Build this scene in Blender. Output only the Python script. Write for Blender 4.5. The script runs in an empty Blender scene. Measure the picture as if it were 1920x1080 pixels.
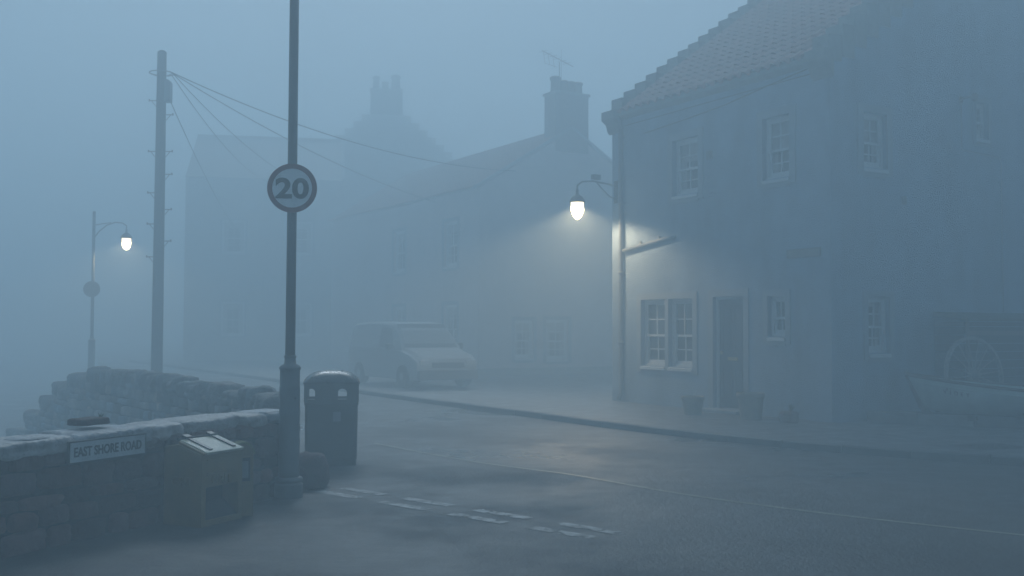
import bpy, bmesh, math, random
from mathutils import Vector, Matrix, noise
R = math.radians
random.seed(7)
scene = bpy.context.scene
COL = scene.collection

# ------------------------------------------------------------------ settings
FOG_DENSITY = 0.047
FOG_COLOR = (0.74, 0.905, 0.99)
FOG_ANISO = 0.3
SKY_STRENGTH = 0.05
SUN_STRENGTH = 2.6
SUN_ELEV, SUN_ROT = 42.0, -8.0
EXPOSURE = 0.26

# ------------------------------------------------------------------ materials
def mat(name, color, rough=0.8, var=0.25, scale=6.0, bump=0.0, bump_scale=40.0, metallic=0.0,
        color2=None, stain=0.0, stain_scale=0.7, attr=None, spec=0.5, rough_var=0.0, emit=None, emit_s=0.0):
    m = bpy.data.materials.new(name); m.use_nodes = True
    nt = m.node_tree; N = nt.nodes; L = nt.links
    b = N['Principled BSDF']
    tc = N.new('ShaderNodeTexCoord')
    n1 = N.new('ShaderNodeTexNoise'); n1.inputs['Scale'].default_value = scale; n1.inputs['Detail'].default_value = 6
    L.new(tc.outputs['Object'], n1.inputs['Vector'])
    ramp = N.new('ShaderNodeMapRange'); ramp.inputs[1].default_value = 0.3; ramp.inputs[2].default_value = 0.7
    L.new(n1.outputs['Fac'], ramp.inputs[0])
    mix = N.new('ShaderNodeMix'); mix.data_type = 'RGBA'
    c2 = color2 if color2 else tuple(c * (1 - var) for c in color)
    mix.inputs[6].default_value = (*color, 1); mix.inputs[7].default_value = (*c2, 1)
    L.new(ramp.outputs[0], mix.inputs[0])
    out = mix.outputs[2]
    if stain:
        n2 = N.new('ShaderNodeTexNoise'); n2.inputs['Scale'].default_value = stain_scale; n2.inputs['Detail'].default_value = 8
        n2.inputs['Roughness'].default_value = 0.65
        mp = N.new('ShaderNodeMapping'); mp.inputs['Scale'].default_value = (1, 1, 0.35)
        L.new(tc.outputs['Object'], mp.inputs['Vector']); L.new(mp.outputs[0], n2.inputs['Vector'])
        r2 = N.new('ShaderNodeMapRange'); r2.inputs[1].default_value = 0.45; r2.inputs[2].default_value = 0.75
        r2.inputs[4].default_value = stain
        L.new(n2.outputs['Fac'], r2.inputs[0])
        mx = N.new('ShaderNodeMix'); mx.data_type = 'RGBA'
        mx.inputs[7].default_value = (*(c * 0.45 for c in color), 1)
        L.new(r2.outputs[0], mx.inputs[0]); L.new(out, mx.inputs[6]); out = mx.outputs[2]
    if attr:
        at = N.new('ShaderNodeAttribute'); at.attribute_name = attr
        mm = N.new('ShaderNodeMix'); mm.data_type = 'RGBA'; mm.blend_type = 'MULTIPLY'; mm.inputs[0].default_value = 1
        L.new(out, mm.inputs[6]); L.new(at.outputs['Color'], mm.inputs[7]); out = mm.outputs[2]
    L.new(out, b.inputs['Base Color'])
    b.inputs['Roughness'].default_value = rough
    b.inputs['Metallic'].default_value = metallic
    b.inputs['Specular IOR Level'].default_value = spec
    if rough_var:
        rr = N.new('ShaderNodeMapRange'); rr.inputs[1].default_value = 0.3; rr.inputs[2].default_value = 0.7
        rr.inputs[3].default_value = rough - rough_var; rr.inputs[4].default_value = rough + rough_var
        n3 = N.new('ShaderNodeTexNoise'); n3.inputs['Scale'].default_value = scale * 1.7; n3.inputs['Detail'].default_value = 5
        L.new(tc.outputs['Object'], n3.inputs['Vector']); L.new(n3.outputs['Fac'], rr.inputs[0]); L.new(rr.outputs[0], b.inputs['Roughness'])
    if bump:
        nb = N.new('ShaderNodeTexNoise'); nb.inputs['Scale'].default_value = bump_scale; nb.inputs['Detail'].default_value = 5
        L.new(tc.outputs['Object'], nb.inputs['Vector'])
        bp = N.new('ShaderNodeBump'); bp.inputs['Strength'].default_value = bump; bp.inputs['Distance'].default_value = 0.03
        L.new(nb.outputs['Fac'], bp.inputs['Height']); L.new(bp.outputs[0], b.inputs['Normal'])
    if emit:
        b.inputs['Emission Color'].default_value = (*emit, 1); b.inputs['Emission Strength'].default_value = emit_s
    return m

M = {}
M['harling'] = mat('blue_harling', (0.26, 0.345, 0.44), 0.9, 0.2, 2.2, bump=1.0, bump_scale=42, stain=0.85, stain_scale=1.1)
M['margin'] = mat('painted_margin', (0.25, 0.29, 0.33), 0.75, 0.15, 8, bump=0.2, bump_scale=60)
M['stone_dress'] = mat('dressed_stone', (0.26, 0.26, 0.25), 0.85, 0.3, 7, bump=0.5, bump_scale=30, stain=0.4)
M['pantile'] = mat('clay_pantile', (0.36, 0.155, 0.12), 0.65, 0.4, 5, bump=0.3, bump_scale=50, stain=0.5, stain_scale=2)
M['slate'] = mat('roof_slate', (0.11, 0.11, 0.12), 0.6, 0.3, 6, bump=0.4, bump_scale=14)
M['wood_white'] = mat('white_window_paint', (0.52, 0.54, 0.56), 0.5, 0.1, 12)
M['glass'] = mat('window_glass', (0.035, 0.045, 0.055), 0.08, 0.3, 2, spec=0.8)
M['curtain'] = mat('curtain', (0.34, 0.33, 0.33), 0.9, 0.3, 10)
M['door'] = mat('dark_door_paint', (0.035, 0.05, 0.075), 0.4, 0.2, 6)
M['brass'] = mat('worn_brass', (0.45, 0.33, 0.14), 0.35, 0.3, 20, metallic=1)
M['pipe'] = mat('grey_pipe_paint', (0.13, 0.15, 0.17), 0.5, 0.25, 12)
M['cable'] = mat('black_cable', (0.02, 0.02, 0.022), 0.6)
M['rubble'] = mat('sandstone_rubble', (0.095, 0.045, 0.042), 0.8, 0.5, 9, bump=1.0, bump_scale=26, attr='tint')
M['mortar'] = mat('old_mortar', (0.03, 0.024, 0.024), 0.95, 0.35, 14, bump=0.9, bump_scale=40)
M['coping'] = mat('wet_sheen_coping', (0.36, 0.355, 0.36), 0.42, 0.55, 8, bump=1.0, bump_scale=22, attr='tint', rough_var=0.18)  # pale from frost, with the wet highlights also put into the colour
M['sea_stone'] = mat('grey_rubble', (0.17, 0.16, 0.155), 0.7, 0.5, 7, bump=1.0, bump_scale=20, attr='tint')
M['steel'] = mat('grey_column_paint', (0.115, 0.135, 0.15), 0.42, 0.3, 9, bump=0.12, bump_scale=25, stain=0.5, stain_scale=2.5)
M['bin'] = mat('dark_green_plastic', (0.009, 0.015, 0.015), 0.45, 0.3, 10, bump=0.1, bump_scale=60, rough_var=0.1)
M['bin_lid'] = mat('black_lid_plastic', (0.03, 0.036, 0.04), 0.3, 0.3, 8, rough_var=0.1)
M['yellow'] = mat('dirty_yellow_plastic', (0.20, 0.115, 0.022), 0.5, 0.4, 7, bump=0.12, bump_scale=40, stain=0.6, stain_scale=3)
M['yellow_lid'] = mat('wet_lid_sky_sheen', (0.50, 0.47, 0.36), 0.16, 0.25, 9)  # pale base colour stands in for sky reflected on the wet lid
M['moss'] = mat('mossy_yellow', (0.20, 0.19, 0.05), 0.85, 0.5, 18, bump=0.7, bump_scale=60)
M['dark_hole'] = mat('dark_recess', (0.012, 0.011, 0.013), 0.8)
M['black'] = mat('black_metal', (0.02, 0.021, 0.023), 0.45)
M['hingemetal'] = mat('dark_hinge_metal', (0.03, 0.03, 0.032), 0.4, metallic=0.6)
M['sign_white'] = mat('sign_face_white', (0.82, 0.83, 0.83), 0.4, 0.12, 5, stain=0.25, stain_scale=6)
M['sign_red'] = mat('sign_ring_red', (0.17, 0.025, 0.03), 0.45, 0.25, 6)
M['sign_black'] = mat('sign_black', (0.018, 0.018, 0.02), 0.5)
M['plate_white'] = mat('nameplate_white', (0.52, 0.54, 0.55), 0.35, 0.25, 5, stain=0.35, stain_scale=5)
M['pole_wood'] = mat('tarred_pole_wood', (0.085, 0.07, 0.058), 0.85, 0.4, 4, bump=0.6, bump_scale=18)
M['galv'] = mat('galvanised_steel', (0.2, 0.21, 0.22), 0.5, metallic=0.7)
M['lamp'] = mat('lit_lamp_bowl', (0.8, 0.78, 0.7), 0.4, 0.02, emit=(1.0, 0.80, 0.50), emit_s=6.0)
def lamp_glass():
    m = M['lamp']; nt = m.node_tree; b = nt.nodes['Principled BSDF']; out = [n for n in nt.nodes if n.type == 'OUTPUT_MATERIAL'][0]
    tr = nt.nodes.new('ShaderNodeBsdfTransparent'); mx = nt.nodes.new('ShaderNodeMixShader'); mx.inputs[0].default_value = 0.55
    nt.links.new(tr.outputs[0], mx.inputs[1]); nt.links.new(b.outputs[0], mx.inputs[2]); nt.links.new(mx.outputs[0], out.inputs['Surface'])
lamp_glass()
M['pot'] = mat('clay_pot', (0.34, 0.28, 0.21), 0.85, 0.35, 9, bump=0.4, bump_scale=30, stain=0.4, stain_scale=4)
M['soil'] = mat('soil', (0.035, 0.028, 0.022), 0.95, 0.4, 30, bump=1, bump_scale=60)
M['boat'] = mat('pale_boat_paint', (0.46, 0.54, 0.50), 0.5, 0.25, 5, bump=0.1, bump_scale=20, stain=0.45, stain_scale=2)
M['boat_dark'] = mat('dark_bottom_paint', (0.04, 0.035, 0.04), 0.7, 0.3, 6)
M['boat_wood'] = mat('weathered_boat_timber', (0.13, 0.085, 0.065), 0.75, 0.4, 10, bump=0.4, bump_scale=30)
M['rust'] = mat('rusty_iron', (0.30, 0.27, 0.25), 0.75, 0.5, 15, bump=0.3, bump_scale=50)
M['dark_timber'] = mat('dark_weathered_timber', (0.022, 0.017, 0.016), 0.85, 0.4, 6, bump=0.5, bump_scale=22)
M['moss_top'] = mat('mossy_felt', (0.075, 0.085, 0.055), 0.95, 0.5, 9, bump=0.8, bump_scale=30)
M['house_pink'] = mat('ochre_rendered_wall', (0.56, 0.46, 0.45), 0.9, 0.18, 3, bump=0.5, bump_scale=40, stain=0.3)
M['house_grey'] = mat('white_rendered_wall', (0.45, 0.45, 0.44), 0.9, 0.18, 3, bump=0.4, bump_scale=40, stain=0.3)
M['clay'] = mat('chimney_clay', (0.10, 0.06, 0.05), 0.85, 0.35, 12)
M['stack'] = mat('chimney_stone', (0.20, 0.15, 0.145), 0.9, 0.3, 6, bump=0.5, bump_scale=25)
M['van'] = mat('grey_van_paint', (0.30, 0.315, 0.325), 0.75, 0.04, 3)
M['van_glass'] = mat('fog_toned_van_glass', (0.12, 0.13, 0.14), 0.6, 0.2, 4)  # glass greyed to blend the van away: haze put into the colour
M['van_trim'] = mat('grey_van_trim', (0.10, 0.105, 0.11), 0.7, 0.2, 4)  # grey in place of black, again haze painted into the trim
M['tyre'] = mat('tyre_rubber', (0.015, 0.015, 0.016), 0.85)
M['lens'] = mat('headlight_lens', (0.45, 0.47, 0.48), 0.12)
M['pavement'] = mat('concrete_pavement', (0.125, 0.13, 0.135), 0.5, 0.3, 2.2, bump=0.35, bump_scale=35, stain=0.35, stain_scale=0.5, rough_var=0.15)
M['kerb'] = mat('granite_kerb', (0.085, 0.09, 0.095), 0.55, 0.35, 9, bump=0.3, bump_scale=40)
M['bed'] = mat('concrete_block', (0.20, 0.205, 0.21), 0.8, 0.35, 6, bump=0.6, bump_scale=28, stain=0.5, stain_scale=3)
M['paint_line'] = mat('worn_road_paint', (0.40, 0.41, 0.40), 0.55, 0.9, 9, bump=0.3, bump_scale=60)
M['seam'] = mat('road_seam', (0.30, 0.29, 0.20), 0.35, 0.5, 9, bump=0.2, bump_scale=40)
M['iron'] = mat('cast_iron', (0.035, 0.036, 0.04), 0.45, 0.35, 20, bump=0.6, bump_scale=30)
M['beach'] = mat('wet_shingle', (0.06, 0.062, 0.065), 0.55, 0.6, 0.5, bump=0.9, bump_scale=6, rough_var=0.25)
M['weed'] = mat('weed_green', (0.05, 0.07, 0.03), 0.8, 0.4, 20)

def road_material(name='wet_asphalt', k=1.0, rk=0.0):
    m = bpy.data.materials.new(name); m.use_nodes = True
    nt = m.node_tree; N = nt.nodes; L = nt.links; b = N['Principled BSDF']
    tc = N.new('ShaderNodeTexCoord')
    def ns(scale, det=5, rough=0.55):
        n = N.new('ShaderNodeTexNoise'); n.inputs['Scale'].default_value = scale; n.inputs['Detail'].default_value = det
        n.inputs['Roughness'].default_value = rough; L.new(tc.outputs['Object'], n.inputs['Vector']); return n
    big = ns(0.42, 4); mid = ns(3.0, 6); fine = ns(48, 4, 0.7); chip = ns(38, 5, 0.8)
    r = N.new('ShaderNodeMapRange'); r.inputs[1].default_value = 0.36; r.inputs[2].default_value = 0.62
    r.inputs[3].default_value = 0.26+rk; r.inputs[4].default_value = 0.62+rk
    add = N.new('ShaderNodeMath'); add.operation = 'MULTIPLY_ADD'; add.inputs[1].default_value = 0.35
    sub = N.new('ShaderNodeMath'); sub.operation = 'SUBTRACT'; sub.inputs[1].default_value = 0.5
    L.new(mid.outputs['Fac'], sub.inputs[0]); L.new(sub.outputs[0], add.inputs[0]); L.new(big.outputs['Fac'], add.inputs[2])
    L.new(add.outputs[0], r.inputs[0]); L.new(r.outputs[0], b.inputs['Roughness'])
    mx = N.new('ShaderNodeMix'); mx.data_type = 'RGBA'
    mx.inputs[6].default_value = (0.018*k, 0.020*k, 0.022*k, 1); mx.inputs[7].default_value = (0.040*k, 0.042*k, 0.044*k, 1)
    L.new(mid.outputs['Fac'], mx.inputs[0])
    mx2 = N.new('ShaderNodeMix'); mx2.data_type = 'RGBA'; mx2.blend_type = 'MULTIPLY'; mx2.inputs[0].default_value = 0.7
    cr = N.new('ShaderNodeMapRange'); cr.inputs[1].default_value = 0.3; cr.inputs[2].default_value = 0.7; cr.inputs[3].default_value = 0.25; cr.inputs[4].default_value = 1.9
    L.new(chip.outputs['Fac'], cr.inputs[0]); L.new(mx.outputs[2], mx2.inputs[6]); L.new(cr.outputs[0], mx2.inputs[7])
    L.new(mx2.outputs[2], b.inputs['Base Color'])
    bp = N.new('ShaderNodeBump'); bp.inputs['Strength'].default_value = 0.55; bp.inputs['Distance'].default_value = 0.012
    L.new(fine.outputs['Fac'], bp.inputs['Height'])
    bp2 = N.new('ShaderNodeBump'); bp2.inputs['Strength'].default_value = 0.35; bp2.inputs['Distance'].default_value = 0.03
    L.new(mid.outputs['Fac'], bp2.inputs['Height']); L.new(bp.outputs[0], bp2.inputs['Normal'])
    # broken, rough patch of worn surfacing in the junction
    mp = N.new('ShaderNodeMapping'); mp.vector_type = 'POINT'; mp.inputs['Location'].default_value = (0.50*0.62, -11.55*0.95, 0); mp.inputs['Scale'].default_value = (0.62, 0.95, 1)
    L.new(tc.outputs['Object'], mp.inputs['Vector'])
    gr = N.new('ShaderNodeTexGradient'); gr.gradient_type = 'SPHERICAL'; L.new(mp.outputs[0], gr.inputs['Vector'])
    coarse = ns(17, 4, 0.6)
    pm = N.new('ShaderNodeMath'); pm.operation = 'MULTIPLY'; pm.use_clamp = True; pm.inputs[1].default_value = 1.6
    L.new(gr.outputs['Fac'], pm.inputs[0])
    pa = N.new('ShaderNodeMath'); pa.operation = 'MULTIPLY_ADD'; pa.inputs[1].default_value = 0.85; pa.inputs[2].default_value = 0.15; L.new(pm.outputs[0], pa.inputs[0])
    bp3 = N.new('ShaderNodeBump'); bp3.inputs['Distance'].default_value = 0.06; L.new(pa.outputs[0], bp3.inputs['Strength'])
    L.new(coarse.outputs['Fac'], bp3.inputs['Height']); L.new(bp2.outputs[0], bp3.inputs['Normal'])
    L.new(bp3.outputs[0], b.inputs['Normal'])
    return m
M['road'] = road_material()
M['side_road'] = road_material('older_asphalt', 1.35, 0.08)
for k_ in ('road', 'side_road'): M[k_].node_tree.nodes['Principled BSDF'].inputs['Specular IOR Level'].default_value = 0.28

# ------------------------------------------------------------------ helpers
def tag(o, label=None, cat=None, group=None, kind=None):
    if label: o['label'] = label
    if cat: o['category'] = cat
    if group: o['group'] = group
    if kind: o['kind'] = kind
    return o

def thing(name, loc, rz=0.0, label=None, cat=None, group=None):
    o = bpy.data.objects.new(name, None); COL.objects.link(o)
    o.location = loc; o.rotation_euler = (0, 0, rz); o.empty_display_size = 0.2
    return tag(o, label, cat, group)

def link(name, bm, m, parent=None, smooth=False, loc=None, rot=None, bevel=0.0):
    me = bpy.data.meshes.new(name)
    bmesh.ops.recalc_face_normals(bm, faces=bm.faces)
    bm.to_mesh(me); bm.free()
    if smooth:
        for p in me.polygons: p.use_smooth = True
    me.materials.append(M[m] if isinstance(m, str) else m)
    o = bpy.data.objects.new(name, me); COL.objects.link(o)
    if parent: o.parent = parent
    if loc: o.location = loc
    if rot: o.rotation_euler = rot
    if bevel:
        bv = o.modifiers.new('bevel', 'BEVEL'); bv.width = bevel; bv.segments = 2; bv.limit_method = 'ANGLE'
    return o

def nb(): return bmesh.new()

def box(bm, x0, x1, y0, y1, z0, z1, taper=None):
    v = [bm.verts.new(p) for p in ((x0,y0,z0),(x1,y0,z0),(x1,y1,z0),(x0,y1,z0),(x0,y0,z1),(x1,y0,z1),(x1,y1,z1),(x0,y1,z1))]
    for f in ((0,3,2,1),(4,5,6,7),(0,1,5,4),(1,2,6,5),(2,3,7,6),(3,0,4,7)): bm.faces.new([v[i] for i in f])
    return v

def prism(bm, pts, axis, a0, a1):
    """pts: list of 2-D points extruded along axis ('x','y','z') from a0 to a1."""
    def P(p, a):
        return {'x': (a, p[0], p[1]), 'y': (p[0], a, p[1]), 'z': (p[0], p[1], a)}[axis]
    A = [bm.verts.new(P(p, a0)) for p in pts]; B = [bm.verts.new(P(p, a1)) for p in pts]
    n = len(pts)
    bm.faces.new(A); bm.faces.new(B[::-1])
    for i in range(n): bm.faces.new((A[i], A[(i+1) % n], B[(i+1) % n], B[i]))

def lathe(bm, prof, seg=24, c=(0, 0, 0), cap=True):
    rings = []
    for r, z in prof:
        rings.append([bm.verts.new((c[0]+r*math.cos(2*math.pi*i/seg), c[1]+r*math.sin(2*math.pi*i/seg), c[2]+z)) for i in range(seg)])
    for a, b in zip(rings, rings[1:]):
        for i in range(seg): bm.faces.new((a[i], a[(i+1) % seg], b[(i+1) % seg], b[i]))
    if cap:
        bm.faces.new(rings[0][::-1]); bm.faces.new(rings[-1])

def tube(bm, pts, r, seg=8, closed=False):
    pts = [Vector(p) for p in pts]; n = len(pts); rings = []
    rr = r if isinstance(r, (list, tuple)) else [r]*n
    ref = None
    for i, p in enumerate(pts):
        if closed: t = pts[(i+1) % n] - pts[i-1]
        else: t = pts[min(i+1, n-1)] - pts[max(i-1, 0)]
        t.normalize()
        if ref is None:
            ref = Vector((0, 0, 1)) if abs(t.z) < 0.9 else Vector((1, 0, 0))
        a = t.cross(ref); a.normalize(); b = a.cross(t); ref = b
        rings.append([bm.verts.new(p + rr[i]*(math.cos(2*math.pi*k/seg)*a + math.sin(2*math.pi*k/seg)*b)) for k in range(seg)])
    pairs = list(zip(rings, rings[1:])) + ([(rings[-1], rings[0])] if closed else [])
    for a, b in pairs:
        for k in range(seg): bm.faces.new((a[k], a[(k+1) % seg], b[(k+1) % seg], b[k]))
    if not closed:
        bm.faces.new(rings[0][::-1]); bm.faces.new(rings[-1])

def text_obj(name, body, size, m, parent, loc, rot, extrude=0.002, bold=0.0, width=None):
    cu = bpy.data.curves.new(name, 'FONT'); cu.body = body; cu.size = size
    cu.align_x = 'CENTER'; cu.align_y = 'CENTER'; cu.extrude = extrude; cu.offset = bold; cu.resolution_u = 4
    t = bpy.data.objects.new(name, cu); COL.objects.link(t)
    bpy.context.view_layer.update()
    me = bpy.data.meshes.new_from_object(t.evaluated_get(bpy.context.evaluated_depsgraph_get()))
    bpy.data.objects.remove(t); bpy.data.curves.remove(cu)
    xs = [v.co.x for v in me.vertices]; ys = [v.co.y for v in me.vertices]
    cx, cy = (max(xs)+min(xs))/2, (max(ys)+min(ys))/2
    s = (width/(max(xs)-min(xs))) if width else 1.0
    for v in me.vertices: v.co.x = (v.co.x-cx)*s; v.co.y -= cy
    me.materials.clear(); me.materials.append(M[m]); me.name = name
    o = bpy.data.objects.new(name, me); COL.objects.link(o); o.parent = parent; o.location = loc; o.rotation_euler = rot
    return o

def flat_shape(name, splines, m, parent, loc, rot, depth, bevel=0.0):
    """A flat plate cut from closed outlines (inner outlines become holes), depth thick; lies in XY before rot."""
    cu = bpy.data.curves.new(name, 'CURVE'); cu.dimensions = '2D'; cu.fill_mode = 'BOTH'; cu.extrude = depth/2; cu.bevel_depth = bevel
    for pts in splines:
        sp = cu.splines.new('POLY'); sp.points.add(len(pts)-1); sp.use_cyclic_u = True
        for q, p in zip(sp.points, pts): q.co = (p[0], p[1], 0, 1)
    t = bpy.data.objects.new(name, cu); COL.objects.link(t)
    bpy.context.view_layer.update()
    me = bpy.data.meshes.new_from_object(t.evaluated_get(bpy.context.evaluated_depsgraph_get()))
    bpy.data.objects.remove(t); bpy.data.curves.remove(cu)
    me.materials.clear(); me.materials.append(M[m]); me.name = name
    o = bpy.data.objects.new(name, me); COL.objects.link(o)
    if parent: o.parent = parent
    o.location = loc; o.rotation_euler = rot
    return o

def circle(r, n=48, c=(0, 0)): return [(c[0]+r*math.cos(2*math.pi*i/n), c[1]+r*math.sin(2*math.pi*i/n)) for i in range(n)]

# rounded, noisy stone template -------------------------------------------------
def _cube_pts(n):
    pts = {}; faces = []
    def key(x, y, z): return (round(x*n), round(y*n), round(z*n))
    for ax in range(3):
        for s in (0, 1):
            for i in range(n):
                for j in range(n):
                    q = []
                    for di, dj in ((0,0),(1,0),(1,1),(0,1)):
                        c = [0, 0, 0]; c[ax] = s; c[(ax+1) % 3] = (i+di)/n; c[(ax+2) % 3] = (j+dj)/n
                        k = key(*c); pts.setdefault(k, len(pts)); q.append(pts[k])
                    faces.append(q if s else q[::-1])
    P = [None]*len(pts)
    for k, i in pts.items(): P[i] = Vector((2*k[0]/n-1, 2*k[1]/n-1, 2*k[2]/n-1))
    return P, faces
TEMPL = {n: _cube_pts(n) for n in (3, 4, 6)}

def stone(bm, c, X, Y, Z, n=4, p=5.0, amp=0.12, tint=None, lay=None):
    """c centre; X,Y,Z half-axis vectors."""
    P, F = TEMPL[n]; c = Vector(c); off = Vector((random.uniform(-50, 50), random.uniform(-50, 50), random.uniform(-50, 50)))
    vs = []
    for q in P:
        r = (abs(q.x)**p + abs(q.y)**p + abs(q.z)**p)**(1/p)
        u = q / r
        d = 1 + amp*noise.noise(u*1.3+off) + amp*0.5*noise.noise(u*3.1+off)
        vs.append(bm.verts.new(c + X*u.x*d + Y*u.y*d + Z*u.z*d))
    for f in F:
        fc = bm.faces.new([vs[i] for i in f])
        if lay:
            for lp in fc.loops: lp[lay] = tint

def tint_of(lo=0.6, hi=1.4, warm=0.12):
    a = random.uniform(lo, hi); w = random.uniform(-warm, warm)
    return (a*(1+w), a, a*(1-w*0.8), 1)

# ------------------------------------------------------------------ ground
road = nb()
W1A, W1B = Vector((-27.9, -40, 0)), Vector((-2.30, 10.75, 0))
land = [(-28.1, -40), (-3.74, 7.29), (-2.12, 10.8), (-2.85, 12.35), (-5.33, 16.3), (-9.35, 21.65), (-12.7, 29.0), (-16.5, 42), (-60, 150), (-60, 170), (170, 170), (170, -40)]
TH = -1.3
tv = [road.verts.new((x, y, 0)) for x, y in land]; bv_ = [road.verts.new((x, y, TH-0.6)) for x, y in land]
road.faces.new(tv)
for i in range(len(land)):
    j = (i+1) % len(land); road.faces.new((tv[i], bv_[i], bv_[j], tv[j]))
tag(link('road', road, 'road'), kind='structure')
bch = nb()
G_N = 60
gv = {}
for i in range(G_N+1):
    for j in range(G_N+1):
        x = -165+230*i/G_N*0.5 if False else -160 + i*(165/G_N); y = -45 + j*(220/G_N)
        gv[i, j] = bch.verts.new((x, y, TH + 0.35*noise.noise(Vector((x*0.12, y*0.12, 3)))))
for i in range(G_N):
    for j in range(G_N): bch.faces.new((gv[i,j], gv[i+1,j], gv[i+1,j+1], gv[i,j+1]))
tag(link('beach', bch, 'beach', smooth=True), kind='structure')

# kerb polyline (road edge), from right foreground to far left
def catmull(P, k=6):
    out = []
    for i in range(len(P)-1):
        p0, p1, p2, p3 = P[max(i-1,0)], P[i], P[i+1], P[min(i+2, len(P)-1)]
        for s in range(k):
            t = s/k
            out.append(tuple(0.5*((2*p1[a])+(-p0[a]+p2[a])*t+(2*p0[a]-5*p1[a]+4*p2[a]-p3[a])*t*t+(-p0[a]+3*p1[a]-3*p2[a]+p3[a])*t**3) for a in (0, 1)))
    out.append(tuple(P[-1])); return out
KP = catmull([(34, -5), (20, 3.5), (11, 9.3), (6.05, 12.42), (4.2, 13.8), (2.0, 16.4), (0.0, 19.55), (-1.6, 22.1), (-4.4, 26.8), (-8.5, 33.6), (-18, 49)])
def offset(poly, d):
    out = []
    for i, p in enumerate(poly):
        a = Vector(poly[max(i-1, 0)]); b = Vector(poly[min(i+1, len(poly)-1)]); t = (b-a).normalized()
        out.append((p[0]+t.y*d, p[1]-t.x*d))   # right-hand side of travel = towards the houses
    return out
KB = offset(KP, 0.16)
pv = nb()
ptop = [pv.verts.new((x, y, 0.1)) for x, y in KB]; pbot = [pv.verts.new((x, y, -0.05)) for x, y in KB]
far = [(30, 80), (60, 60), (60, -5)]
ft = [pv.verts.new((x, y, 0.1)) for x, y in far]; fb = [pv.verts.new((x, y, -0.05)) for x, y in far]
pv.faces.new(ptop+ft)
loop_t, loop_b = ptop+ft, pbot+fb
for i in range(len(loop_t)):
    j = (i+1) % len(loop_t); pv.faces.new((loop_t[i], loop_b[i], loop_b[j], loop_t[j]))
bmesh.ops.triangulate(pv, faces=[f for f in pv.faces if len(f.verts) > 4])
tag(link('pavement', pv, 'pavement'), kind='structure')
# kerb stones: one continuous run cut into lengths
kb = nb()
acc = 0.0
def along(poly, step):
    pts = [Vector(p) for p in poly]; out = [pts[0]]; need = step; i = 0; cur = pts[0].copy()
    while i < len(pts)-1:
        seg = pts[i+1]-cur; l = seg.length
        if l >= need: cur = cur + seg.normalized()*need; out.append(cur.copy()); need = step
        else: need -= l; i += 1; cur = pts[i].copy()
    return out
ks = along(KP, 0.9)
for a, b in zip(ks, ks[1:]):
    t = (b-a).normalized(); nrm = Vector((t.y, -t.x)); a2 = a + t*0.006; b2 = b - t*0.006
    h = 0.103 + random.uniform(-0.004, 0.006); j = random.uniform(-0.006, 0.006)
    q = [a2+nrm*j, b2+nrm*j, b2+nrm*0.155, a2+nrm*0.155]
    lo = [kb.verts.new((p.x, p.y, -0.04)) for p in q]
    ch = 0.018
    up1 = [kb.verts.new((p.x, p.y, h-ch if k < 2 else h)) for k, p in enumerate(q)]
    tp = [kb.verts.new((q[0].x+nrm.x*ch, q[0].y+nrm.y*ch, h)), kb.verts.new((q[1].x+nrm.x*ch, q[1].y+nrm.y*ch, h))]
    kb.faces.new((lo[0], lo[1], up1[1], up1[0])); kb.faces.new((up1[0], up1[1], tp[1], tp[0])); kb.faces.new((tp[0], tp[1], up1[2], up1[3]))
    kb.faces.new((lo[1], lo[2], up1[2], tp[1], up1[1])); kb.faces.new((lo[3], lo[0], up1[0], tp[0], up1[3])); kb.faces.new((lo[2], lo[3], up1[3], up1[2]))
tag(link('kerb', kb, 'kerb'), kind='structure')

# painted give-way dashes and the seam in the road surface
gm = nb()
d = Vector((0.745, -0.667)); s0 = Vector((-1.93, 10.27)); prp = Vector((0.667, 0.745))
for row in range(2):
    o = s0 + prp*(0.285*row) + d*(0.02*row)
    for k in range(4):
        a = o + d*(0.92*k); b = a + d*0.62; nx, ny = 44, 9
        for i in range(nx):
            for q in range(ny):
                u, v = i/nx, q/ny
                c = a.lerp(b, u+0.5/nx) + prp*(0.125*(v+0.5/ny))
                edge = min(u, 1-u, 0.25*v+0.02, 0.25*(1-v)+0.02)
                if noise.noise(Vector((c.x*9, c.y*9, 1.7)))*0.6 + noise.noise(Vector((c.x*31, c.y*31, 4.1)))*0.5 > 0.20 + edge*1.2 - 0.07*k: continue   # paint worn away
                gm.faces.new([gm.verts.new((p.x, p.y, 0.0085)) for p in (a.lerp(b, u)+prp*0.125*v, a.lerp(b, u+1/nx)+prp*0.125*v, a.lerp(b, u+1/nx)+prp*0.125*(v+1/ny), a.lerp(b, u)+prp*0.125*(v+1/ny))])
bmesh.ops.remove_doubles(gm, verts=gm.verts, dist=0.001)
tag(link('road_marking', gm, 'paint_line'), kind='structure')
sm = nb()
SP = catmull([(-1.9, 14.6), (-0.5, 12.7), (0.6, 11.6), (1.1, 10.95), (1.55, 10.35), (2.1, 9.75), (3.2, 8.8), (5.5, 7.2)], 8)
for k in range(len(SP)-1):
    a, b = Vector(SP[k]), Vector(SP[k+1]); t = (b-a).normalized(); n = Vector((t.y, -t.x))
    w = 0.028
    sm.faces.new([sm.verts.new((p.x, p.y, 0.0085)) for p in (a-n*w, b-n*w, b+n*w, a+n*w)])
bmesh.ops.remove_doubles(sm, verts=sm.verts, dist=0.004)
tag(link('road_seam', sm, 'seam'), kind='structure')
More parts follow.
